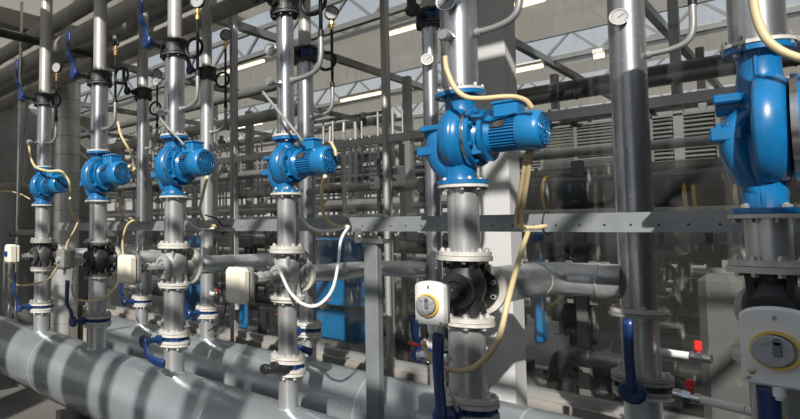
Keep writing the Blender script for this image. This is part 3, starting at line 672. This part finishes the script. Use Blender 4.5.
q = MB(); q.box((-.0,0,1.875), (.2,.09,.03)); q.box((-.07,-.046,1.91), (.05,.012,.09)); q.cyl((-.07,-.05,1.9), (-.07,-.062,1.9), .013, n=6); q.cyl((.05,-.0,1.89), (.05,-.0,1.905), .013, n=6); q.build('top_bracket', M['zinc'], t)
q = MB(); q.box((0,0,.006), (.18,.16,.012)); q.build('base_plate', M['zinc'], t)
q = MB(); q.box((-1.655,4.3,2.6), (.215,.215,5.2), bev=.006); q.box((-1.655,4.3,.01), (.34,.34,.02)); struct('column_white', q, M['colwhite'])
# glass partition on its plinth
GY = 4.72
q = MB(); q.box((-4,GY,.35), (22,.22,.70)); struct('wall_plinth', q, M['plinth'])
MX = [-10.9,-8.87,-6.85,-4.82,-2.79,-.955,1.07,3.3]
q = MB()
for x in MX: q.box((x,GY,2.85), (.05,.07,4.3), bev=.004)
struct('trim_1', q, M['frame'])
q = MB(); q.box((-4,GY-.02,2.79), (22,.05,.07)); q.box((-4,GY,.73), (22,.09,.06)); q.box((-4,GY,4.97), (22,.09,.08)); struct('trim_2', q, M['frame'])
for k, (a, b) in enumerate(zip(MX, MX[1:])):
    for j, (z0, z1) in enumerate(((.762,2.745),(2.84,4.93))):
        q = MB(); q.box(((a+b)/2,GY+.015,(z0+z1)/2), (b-a-.052,.006,z1-z0)); struct('window_%d' % (k*2+j+1), q, M['glass'])

# ------------------------------------------------------------------ shell
q = MB(); q.box((-15,10,-.05), (80,50,.1)); struct('floor', q, M['floor'])
q = MB(); q.box((-15,34,1.4), (80,.2,2.8)); q.box((-15,34,5.1), (80,.2,.3))
for k in range(38): q.box((-54+2*k,34,4), (.15,.2,2.4))
struct('wall_back', q, M['louvre'])
q = MB(); q.box((-46,10,1.4), (.2,50,2.8)); q.box((-46,10,5.1), (.2,50,.3))
for k in range(20): q.box((-46,-8+2.2*k,4), (.2,.15,2.4))
struct('wall_left', q, M['louvre'])
q = MB(); q.box((-13.5,1.6,2.5), (.2,12.4,5)); struct('wall_side', q, M['sheet'])
q = MB(); q.box((6.5,10,2.6), (.2,50,5.2)); struct('wall_added_dark', q, M['darkwall'])  # unseen, set close and dark to give the pipe reflections contrast
# unseen wall added towards the sun, its solid bays stepped to cast shade
FY = -3.0
q = MB(); q.box((-9,FY,.45), (21,.25,.9)); q.box((8.4,FY,2.85), (11.6,.25,5.7)); q.box((2.15,FY,2.575), (.9,.25,5.15)); struct('wall_added_blocker', q, M['concrete'])
q = MB()
for x in [-18+1.5*k for k in range(14)]: q.box((x,FY,3.4), (.09,.12,5.0))
q.box((-8,FY,2.9), (22,.1,.09)); q.box((-8,FY,5.1), (22,.12,.06)); struct('trim_added_posts', q, M['frame'])  # unseen posts and rails, added to break up the sunlight
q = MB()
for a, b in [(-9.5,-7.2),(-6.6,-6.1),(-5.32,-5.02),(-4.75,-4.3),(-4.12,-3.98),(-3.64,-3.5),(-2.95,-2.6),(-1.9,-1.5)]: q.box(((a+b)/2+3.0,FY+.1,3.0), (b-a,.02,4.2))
struct('wall_added_strips', q, M['darkwall'])  # added dark strips that cast shadow bands on risers and header
# roof: trusses, cross beams, pale screens
TR = [6.9, 11.0, 13.9, 17.2, 20.5, 24.0, 28.0]
ZB, ZT = 4.93, 5.36
for n_, Y in enumerate(TR):
    t = thing('roof_truss', (-45, Y, ZB), ['steel lattice truss nearest beyond the glass, high up','steel lattice truss second beyond the glass'][n_] if n_ < 2 else 'distant steel lattice truss under the roof', 'truss', 'roof trusses')
    q = MB(); q.bar((0,0,0), (58,0,0), .09, .08); q.build('lower_chord', M['truss'], t)
    q = MB(); q.bar((0,0,ZT-ZB), (58,0,ZT-ZB), .08, .07); q.build('upper_chord', M['truss'], t)
    q = MB(); s = .42
    for k in range(int(58/s)): q.bar((k*s,0,0 if k % 2 else ZT-ZB), ((k+1)*s,0,ZT-ZB if k % 2 else 0), .04, .04)
    q.build('lattice', M['truss'], t)
for k, x in enumerate([-38,-34,-30,-26,-22,-18,-14.8,-11.6,-8.4,-5.6,-3.3,-1.63,1.2,4.5]):
    q = MB(); q.bar((0,0,0), (0,32-4.8,0), .09, .11); solo('cross_beam', q, M['truss'], (x,4.8,4.86), 'grey roof beam running away from the glass under the screens', 'beam', 'roof beams beyond the glass')
q = MB()
for a, b in zip([4.9]+TR, TR+[33]): q.box((-16, a+(b-a-1.25)/2+.06, 5.0), (58, b-a-1.25, .02))
struct('ceiling', q, M['screen'])
# near bay: unseen bars added to throw the dappled light
q = MB()
for x in [-14+1.05*k for k in range(19)]: q.bar((x,FY,5.35), (x,4.8,5.35), .05, .07)
for Y in (-2.3,-.25,1.9,4.0): q.bar((-16,Y,5.28), (5,Y,5.28), .05, .07)
struct('trim_added_bars', q, M['frame'])
q = MB(); q.box((-9.6,1.35,5.12), (8.2,8.6,.02)); struct('ceiling_added_panel', q, M['screen'])  # added panel keeping the sun off the left end
q = MB()
for a, b in ((.75,1.35),(1.5,2.55),(2.68,3.6),(3.7,4.75)): q.box((.4,(a+b)/2,5.12), (11.6,b-a,.02))
struct('ceiling_added_flaps', q, M['screen'])  # added overhead strips, gapped to shade the hall and dapple the risers

# overhead insulated pipes at the upper left
for k, (Y, z, r, tx) in enumerate([(3.12,4.52,.10,'topmost pale overhead pipe'),(3.12,4.2,.10,'second pale overhead pipe from the top'),(3.93,4.6,.12,'third overhead pipe, dull grey'),(3.93,4.27,.12,'lowest overhead pipe, dull grey')]):
    q = MB(); q.cyl((0,0,0), (11.2,0,0), r, n=24)
    for j in range(12): q.torus((j,0,0), (1,0,0), r, .006, 24, 5)
    solo('overhead_pipe', q, M['sheet'], (-13.3,Y,z), tx+' at upper left behind the risers', 'pipe', 'overhead pipes at upper left')
q = MB(); q.box((0,2.0,0), (.2,4.2,.24), bev=.01); solo('roof_duct', q, M['sheet'], (-7.6,.6,4.9), 'square sheet metal duct at the upper left corner', 'duct')
q = MB(); q.cyl((0,-1.5,0), (0,1.2,0), .05, n=16); q.cyl((0,1.2,0), (0,1.2,-.45), .055, n=16); solo('dark_pipe', q, M['darkpipe'], at(6,34,2.5), 'dark bent pipe under the duct at upper left', 'pipe')
# tall banded vessel
p = at(66,200,4.32); t = thing('flue_pipe', (p.x,4.32,0), 'tall wide banded sheet metal flue between the two leftmost risers', 'flue')
q = MB(); q.lathe((0,0,.0), (0,0,1), [(0,.215),(5,.215)], 40); q.build('flue_shell', M['flue'], t)
for k in range(16):
    q = MB(); q.washer((0,0,.45+.3*k), (0,0,.462+.3*k), .219, .2, 40); q.build('joint_band', M['sheet'], t)
# dark tank, thin poles and small stainless tubes at the far left
p = at(2,240,3.7); t = thing('storage_tank', (p.x,3.9,0), 'wide dark grey tank at the left edge', 'tank')
q = MB(); q.slathe((0,0,0), (0,0,1), [(0,.5),(2.5,.5),(2.62,.47),(2.7,.36),(2.75,.15),(2.76,.001)], 40); q.build('tank_shell', M['tankgrey'], t)
q = MB(); q.torus((0,0,1.0), (0,0,1), .5, .015, 40, 6); q.torus((0,0,2.0), (0,0,1), .5, .015, 40, 6); q.build('hoop', M['sheet'], t)
def pole(px, Y, r, z1, label, m_='steel', z0=0):
    p = at(px,229,Y); q = MB(); q.cyl((0,0,0), (0,0,z1-z0), r, n=14); q.cyl((0,0,0), (0,0,.02), r*2, n=14); return solo('steel_pole', q, M[m_], (p.x,Y,z0), label, 'pole', 'thin steel poles')
pole(17.5,3.0,.022,5.0,'thin bright pole at the far left before the dark tank')
pole(232,4.45,.022,5.0,'thin bright pole between the second and third rear risers','frame')
pole(387,4.45,.026,5.0,'bright pole left of the slim rear riser','frame')
for k, px in enumerate((1,6)):
    p = at(px,290,2.9); q = MB(); q.cyl((0,0,-.0), (0,0,1.3), .028, n=14); q.ball((0,0,1.3), .028); solo('small_cylinder', q, M['steel'], (p.x,2.95,.35), 'slim stainless cylinder at the left edge, '+['outer of two','inner of two'][k], 'cylinder')
p = at(14,233,3.0); t = thing('air_valve', p, 'black pipe end with red tip at the left edge', 'valve'); q = MB(); q.cyl((0,0,0), (.75,0,.0), .045, n=16); q.cyl((-.05,0,0), (.12,0,0), .06, n=16); q.build('pipe_stub', M['black'], t); q = MB(); q.cyl((-.09,0,0), (-.05,0,0), .03, n=12); q.build('red_tip', M['red'], t)
p = at(61,318,2.95); pressure(-5.2, 2.95, .92, .02, 'small looped siphon standing on the front header between the two leftmost risers', lz=.28, top=.75, rise=.1, reach=.08, loop=.05, gr=.03, loopside=1) if False else None
t = thing('siphon_loop', (p.x,2.75,.86), 'thin black looped tube standing between the two leftmost risers', 'tube'); q = MB(); q.cyl((0,0,0), (0,0,.62), .011, n=10); q.torus((.05,0,.22), (.3,-1,0), .05, .009, 28, 6); q.build('loop_tube', M['rubber'], t); q = MB(); q.cyl((0,0,.5), (0,0,.58), .02, n=6); q.cyl((0,0,0), (0,0,.06), .02, n=6); q.build('fitting', M['zinc'], t)

# ------------------------------------------------------------------ beyond the glass
def rack(px, py, Y, x0, x1, r, m_, label, cat='pipe', group=None):
    p = at(px,py,Y); q = MB(); q.cyl((x0-p.x,0,0), (x1-p.x,0,0), r, n=20)
    k = x0+.7
    while k < x1: q.torus((k-p.x,0,0), (1,0,0), r, .012, 20, 5); k += 2.0
    return solo('horizontal_pipe', q, M[m_], p, label, cat, group)
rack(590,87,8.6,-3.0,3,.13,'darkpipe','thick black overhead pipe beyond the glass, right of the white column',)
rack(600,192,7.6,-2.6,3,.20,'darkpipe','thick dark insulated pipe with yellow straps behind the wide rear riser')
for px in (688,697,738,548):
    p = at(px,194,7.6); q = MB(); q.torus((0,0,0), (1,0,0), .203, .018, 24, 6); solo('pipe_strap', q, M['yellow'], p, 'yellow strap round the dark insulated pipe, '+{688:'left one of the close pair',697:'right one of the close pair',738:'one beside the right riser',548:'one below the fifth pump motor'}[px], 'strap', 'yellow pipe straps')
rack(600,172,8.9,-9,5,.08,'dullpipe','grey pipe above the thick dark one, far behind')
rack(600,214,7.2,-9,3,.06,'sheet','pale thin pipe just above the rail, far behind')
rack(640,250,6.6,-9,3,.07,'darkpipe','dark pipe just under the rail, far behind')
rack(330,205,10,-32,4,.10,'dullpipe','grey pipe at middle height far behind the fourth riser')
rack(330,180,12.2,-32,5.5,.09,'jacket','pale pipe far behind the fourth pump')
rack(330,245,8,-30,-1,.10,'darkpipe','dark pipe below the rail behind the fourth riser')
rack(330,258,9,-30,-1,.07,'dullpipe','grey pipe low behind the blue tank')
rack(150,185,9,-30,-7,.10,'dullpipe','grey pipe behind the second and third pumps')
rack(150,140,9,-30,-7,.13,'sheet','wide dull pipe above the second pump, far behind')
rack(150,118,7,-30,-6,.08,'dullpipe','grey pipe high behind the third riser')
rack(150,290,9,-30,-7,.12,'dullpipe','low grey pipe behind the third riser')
rack(450,300,9,-14,2,.10,'dullpipe','low grey pipe behind the fifth riser')
rack(330,128,12.2,-32,-7,.10,'sheet','grey pipe high behind the fourth riser')
rack(430,150,13.4,-32,5.5,.1,'jacket','pale pipe far behind the slim rear riser')
rack(430,165,14.2,-34,5.5,.08,'jacket','thin pale pipe far behind the slim rear riser')
rack(430,205,9.0,-20,4,.06,'frame','thin bright pipe behind the slim rear riser')
rack(330,150,15,-36,5.5,.1,'frame','bright pipe far back, level with the fourth pump')
rack(600,150,7,-3.4,2,.05,'jacket','thin pale pipe behind the wide rear riser')
# upright posts and columns of the hall
posts = [(684,9,.10,4.9,'truss','grey hall column right of the wide rear riser'),(709,12,.10,4.9,'truss','dark hall column left of the right pump'),(580,7.6,.11,2.75,'frame','pale hall column between fifth pump and wide rear riser'),(358,14,.22,4.9,'truss','dark hall column right of the fourth pump'),
 (250,10,.16,4.9,'truss','grey hall column behind the thin pole'),(120,10,.2,4.9,'truss','grey hall column between the second and third risers'),(215,8,.1,4.6,'frame','pale hall post right of the third pump'),(410,9,.12,4.6,'truss','grey hall post left of the slim rear riser'),
 (345,8,.06,3.6,'frame','pale thin post right of the fourth motor'),(560,12,.12,4.9,'truss','dark hall column right of the fifth motor'),(150,8,.08,4.5,'frame','pale thin post left of the third pump'),(25,8,.2,4.9,'truss','dark hall column at the far left'),(735,9,.05,3,'dullpipe','thin grey post left of the right pump'),(660,10,.06,3,'frame','thin pale post right of the wide rear riser')]
for px, Y, w, h, m_, lb in posts:
    p = at(px,229,Y); q = MB(); q.box((0,0,h/2), (w,w,h), bev=.005); q.box((0,0,.01), (w*2,w*2,.02)); solo('hall_post', q, M['truss' if m_ == 'frame' and w > .1 else m_], (p.x,Y,0), lb, 'post', 'posts of the hall beyond the glass')
# rows of thin upright heating pipes and ladders of pipework
def ladder(px, py0, py1, Y, w, nv, nh, r, m_, label):
    p0 = at(px,py0,Y); p1 = at(px,py1,Y); H = p0.z-p1.z
    t = thing('pipe_rack', (p0.x,Y,p1.z), label, 'rack', 'pipe racks beyond the glass')
    q = MB()
    for k in range(nv): q.cyl((w*k/max(1,nv-1)-w/2,random.uniform(-.1,.1),0), (w*k/max(1,nv-1)-w/2,random.uniform(-.1,.1),H*random.uniform(.75,1)), r*random.uniform(.6,1.4), n=10)
    q.build('upright_pipe', M[m_], t)
    q = MB()
    for k in range(nh):
        z = H*(k+.5)/nh+random.uniform(-.04,.04); a = random.uniform(-.1,.15); b = random.uniform(.7,1.05)
        q.cyl((-w/2+w*a,.12,z), (-w/2+w*b,.12+random.uniform(-.1,.3),z), r*random.uniform(.7,1.8), n=10)
    q.build('cross_pipe', M['jacket' if m_ != 'jacket' else 'dullpipe'], t)
    q = MB()
    for k in range(max(2,nh//2)):
        z = H*random.random(); x = w*(random.random()-.5); q.cyl((x,-.1,z), (x,.16,z), r*2.2, n=12); q.box((x+.1,-.05,z+.1), (.1,.1,.14), bev=.01)
    q.build('fitting', M['darksteel'], t)
    return t
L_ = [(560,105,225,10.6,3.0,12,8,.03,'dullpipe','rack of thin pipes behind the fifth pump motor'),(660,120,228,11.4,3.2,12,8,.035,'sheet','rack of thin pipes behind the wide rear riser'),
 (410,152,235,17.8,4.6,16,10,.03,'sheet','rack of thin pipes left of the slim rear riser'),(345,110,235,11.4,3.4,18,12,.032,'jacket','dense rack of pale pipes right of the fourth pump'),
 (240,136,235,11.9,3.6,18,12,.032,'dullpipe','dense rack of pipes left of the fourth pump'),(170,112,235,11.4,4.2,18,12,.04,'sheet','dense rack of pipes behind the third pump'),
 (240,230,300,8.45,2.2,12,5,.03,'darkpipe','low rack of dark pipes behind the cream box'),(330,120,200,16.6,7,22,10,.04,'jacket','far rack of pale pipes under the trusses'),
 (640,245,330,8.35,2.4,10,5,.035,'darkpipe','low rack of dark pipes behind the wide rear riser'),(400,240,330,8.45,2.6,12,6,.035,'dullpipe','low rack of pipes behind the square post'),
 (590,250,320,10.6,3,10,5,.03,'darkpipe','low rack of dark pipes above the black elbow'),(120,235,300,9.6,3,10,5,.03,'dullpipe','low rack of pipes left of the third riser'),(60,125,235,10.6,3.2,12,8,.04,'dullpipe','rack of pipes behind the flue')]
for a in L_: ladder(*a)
# louvred panels
for px, py, w, h, lb in [(594,146,1.25,.62,'grey louvred panel left of the wide rear riser'),(668,146,.95,.75,'grey louvred panel right of the wide rear riser'),(552,146,.6,.6,'grey louvred panel near the fifth motor end')]:
    p = at(px,py,9); t = thing('louvre_panel', p-Vector((0,0,h/2)), lb, 'louvre', 'louvred panels beyond the glass'); q = MB()
    for k in range(14): q.box((0,0,h*(k+.5)/14), (w,.09,.012), Matrix.Rotation(.6,3,'X'))
    q.build('louvre_blades', M['louvre'], t); q = MB(); q.box((0,.06,h/2), (w,.01,h)); q.box((-w/2,0,h/2), (.04,.1,h)); q.box((w/2,0,h/2), (.04,.1,h)); q.box((0,0,h), (w,.1,.03)); q.build('louvre_frame', M['louvre'], t)
# tanks and cabinets
def cabinet(px0, px1, py0, py1, Y, d, m_, name, label, cat, bands=0):
    a = at(px0,py0,Y); b = at(px1,py1,Y); w = b.x-a.x; z0 = max(0,b.z); h = a.z-z0
    t = thing(name, ((a.x+b.x)/2, Y+d/2, z0), label, cat)
    q = MB(); q.box((0,0,h/2), (w,d,h), bev=.03); q.build('shell', M[m_], t)
    if bands:
        q = MB()
        for k in range(bands): q.box((0,0,h*(k+1)/(bands+1)), (w+.03,d+.03,.04))
        q.build('reinforcing_band', M['darksteel'], t)
    return t
cabinet(314,358,238,345,6.2,.2,'tankblue','blue_tank','square blue tank with dark bands behind the third rear riser','tank',2)
cabinet(186,204,236,330,6.4,.12,'tankblue','blue_tank','narrow blue tank between the third front and second rear riser','tank',1)
cabinet(530,542,232,345,6.6,.2,'tankblue','blue_tank','tall blue tank edge right of the white column','tank',1)
cabinet(235,246,298,330,6.0,.08,'tankblue','blue_bin','small blue bin below the cream drive box of the fourth riser','bin')
cabinet(-8,30,238,330,7.5,.9,'darksteel','floor_cabinet','dark cabinet at the left edge','cabinet')
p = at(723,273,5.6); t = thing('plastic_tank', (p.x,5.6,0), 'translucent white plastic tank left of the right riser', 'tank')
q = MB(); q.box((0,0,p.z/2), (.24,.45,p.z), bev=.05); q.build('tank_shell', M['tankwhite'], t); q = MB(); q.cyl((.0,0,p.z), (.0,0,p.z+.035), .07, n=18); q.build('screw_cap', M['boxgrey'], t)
p = at(560,360,7.0); t = thing('elbow_pipe', (p.x,7.0,0), 'black pipe elbow standing on the floor right of the white column', 'pipe')
q = MB(); q.cyl((0,0,0), (0,0,.33), .13, n=20); q.sweep(spline([(0,0,.3),(0,0,.45),(.05,0,.56),(.16,0,.6),(.3,0,.6)], 5), .105, 18); q.cyl((.28,0,.6),(1.5,0,.6), .08, n=16); q.build('elbow_body', M['rubber'], t)
def panel(px, py, Y, w, h, label, m_='cream'):
    p = at(px,py,Y); t = thing('control_panel', p-Vector((0,0,h/2)), label, 'control panel'); q = MB(); q.box((0,0,h/2), (w,.14,h), bev=.015); q.build('panel_case', M[m_], t)
    q = MB(); q.box((0.0,-.074,h*.72), (w*.6,.01,h*.3)); q.build('display', M['screengreen'], t); q = MB(); q.box((-.0,-.074,h*.3), (w*.4,.01,h*.12)); q.build('key_pad', M['rubber'], t)
    q = MB(); q.box((0,.12,-.6), (.05,.05,h+2)); q.build('panel_stand', M['darksteel'], t)
panel(397,176,6.2,.16,.24,'pale control panel with green display beside the bright pole','boxwhite')
panel(425,190,7.0,.12,.32,'plain pale panel left of the slim rear riser','louvre')
panel(375,183,8.0,.1,.2,'small white box on the wall left of the bright pole','boxwhite')
p = at(676,188,9.75); t = thing('distant_pump', p, 'distant blue pump above the dark insulated pipe', 'pump'); q = MB(); q.cyl((0,0,0), (0,0,.04), .32, n=24); q.cyl((0,0,.04), (0,0,.42), .15, n=20); q.slathe((0,0,.42), (0,0,1), [(0,.22),(.1,.24),(.26,.22),(.34,.1),(.35,.001)], 24); q.build('pump_body', M['tankblue'], t); q = MB(); q.cyl((.12,0,.25), (.42,0,.25), .1, n=18); q.build('side_port', M['tankblue'], t)
p = at(716,178,10.5); q = MB(); q.box((0,0,0), (1.2,.3,.5), bev=.02); solo('duct_box', q, M['louvre'], p, 'pale box duct left of the right pump', 'duct')
p = at(590,164,8.2); q = MB(); q.box((0,0,0), (1.0,.2,.09), bev=.01); 
for k in range(6): q.box((-.4+.16*k,-.11,.02), (.07,.02,.05))
solo('cable_tray', q, M['boxwhite'], p, 'white slotted tray left of the wide rear riser', 'tray')
for k, pts in enumerate([[(377,250,6.5),(376,265,6.6),(370,278,6.7),(363,290,6.8)],[(566,285,7),(563,296,7),(552,305,7),(540,311,7)]]):
    cable('yellow_hose', cpts(*pts), .018, M['yellowhose'], ['yellow hose hanging right of the square post','yellow hose curling over the floor right of the white column'][k], 'hose')
for k, pts in enumerate([[(660,262,6),(672,268,6),(675,285,6),(668,297,6),(655,296,6)],[(679,258,6),(681,275,6),(679,295,6),(683,310,6)],[(664,258,6.1),(668,275,6.1),(660,288,6.1)]]):
    cable('black_hose', cpts(*pts), .014, M['rubber'], ['black hose looping right of the wide rear riser','black hose hanging nearest the plastic tank','short black hose against the wide rear riser'][k], 'hose')
# floor machines low behind the glass
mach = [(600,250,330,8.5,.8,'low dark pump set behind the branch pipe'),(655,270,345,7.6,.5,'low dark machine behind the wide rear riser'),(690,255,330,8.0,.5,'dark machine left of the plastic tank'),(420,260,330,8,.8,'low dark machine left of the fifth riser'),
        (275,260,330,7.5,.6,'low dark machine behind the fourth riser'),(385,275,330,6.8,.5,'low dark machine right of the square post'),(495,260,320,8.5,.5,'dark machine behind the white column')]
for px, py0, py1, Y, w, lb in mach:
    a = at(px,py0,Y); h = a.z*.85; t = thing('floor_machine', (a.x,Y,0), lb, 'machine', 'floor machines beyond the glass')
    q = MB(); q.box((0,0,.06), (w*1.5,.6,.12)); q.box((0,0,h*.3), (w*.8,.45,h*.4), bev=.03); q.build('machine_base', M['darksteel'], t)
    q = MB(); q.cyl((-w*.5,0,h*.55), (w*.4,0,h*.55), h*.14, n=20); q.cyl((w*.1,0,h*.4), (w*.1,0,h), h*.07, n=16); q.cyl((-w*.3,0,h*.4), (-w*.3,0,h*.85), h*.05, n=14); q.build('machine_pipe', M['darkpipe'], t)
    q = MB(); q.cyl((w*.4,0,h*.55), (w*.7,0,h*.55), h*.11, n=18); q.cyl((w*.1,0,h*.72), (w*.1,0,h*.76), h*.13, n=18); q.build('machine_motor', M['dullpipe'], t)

# ------------------------------------------------------------------ lamps
def striplight(a, b, label):
    p = Vector(a); d = Vector(b)-p; t = thing('strip_light', p, label, 'lamp', 'strip lights under the roof')
    q = MB(); q.bar((0,0,.05), d+Vector((0,0,.05)), .14, .05); q.build('lamp_housing', M['boxwhite'], t); q = MB(); q.cyl((0,0,0), d, .028, n=10); q.build('lamp_tube', M['lamp'], t)
def sl(px0, px1, py, Y, label):
    a = at(px0,py,Y); b = at(px1,py,Y); b.z = a.z; striplight(a, b, label)
for a in [(221,264,74,7.2,'lit strip light left of the fourth riser'),(341,382,101,9.6,'lit strip light between the fourth and slim rear riser'),(383,424,36,7.2,'lit strip light right of the bright pole'),
          (516,543,71,8.2,'lit strip light right of the white column'),(594,604,57,8.0,'lit strip light touching the wide rear riser'),(514,545,7,6.0,'lit strip light at the top right of the white column'),
          (237,262,128,11,'small lit strip light left of the fourth pump'),(330,350,108,12,'small distant strip light')][:7]: sl(*a)

# ------------------------------------------------------------------ light
sc = bpy.context.scene
w = bpy.data.worlds.new('sky'); sc.world = w; w.use_nodes = True; nt = w.node_tree; bg = nt.nodes['Background']
tc = nt.nodes.new('ShaderNodeTexCoord'); sx = nt.nodes.new('ShaderNodeSeparateXYZ'); rp = nt.nodes.new('ShaderNodeValToRGB')
nt.links.new(tc.outputs['Generated'], sx.inputs[0]); nt.links.new(sx.outputs[2], rp.inputs[0]); nt.links.new(rp.outputs[0], bg.inputs[0])
rp.color_ramp.elements[0].position = .0; rp.color_ramp.elements[0].color = (.74,.71,.66,1); rp.color_ramp.elements[1].position = .7; rp.color_ramp.elements[1].color = (.45,.58,.78,1)
rp.color_ramp.elements.new(.25).color = (.66,.69,.74,1); bg.inputs[1].default_value = .82
AZ, EL = math.radians(118), math.radians(31)
sd = Vector((math.cos(AZ)*math.cos(EL), math.sin(AZ)*math.cos(EL), -math.sin(EL)))
s = bpy.data.lights.new('sun', 'SUN'); s.energy = 5.8; s.angle = math.radians(.6); s.color = (1,.965,.91)
so = bpy.data.objects.new('sun', s); col.objects.link(so); so.rotation_euler = sd.to_track_quat('-Z', 'Y').to_euler(); so.location = (3,-6,8)
sc.view_settings.view_transform = 'Standard'; sc.view_settings.look = 'None'; sc.view_settings.exposure = 0; sc.view_settings.gamma = 1
sc.cycles.max_bounces = 8; sc.cycles.transparent_max_bounces = 16
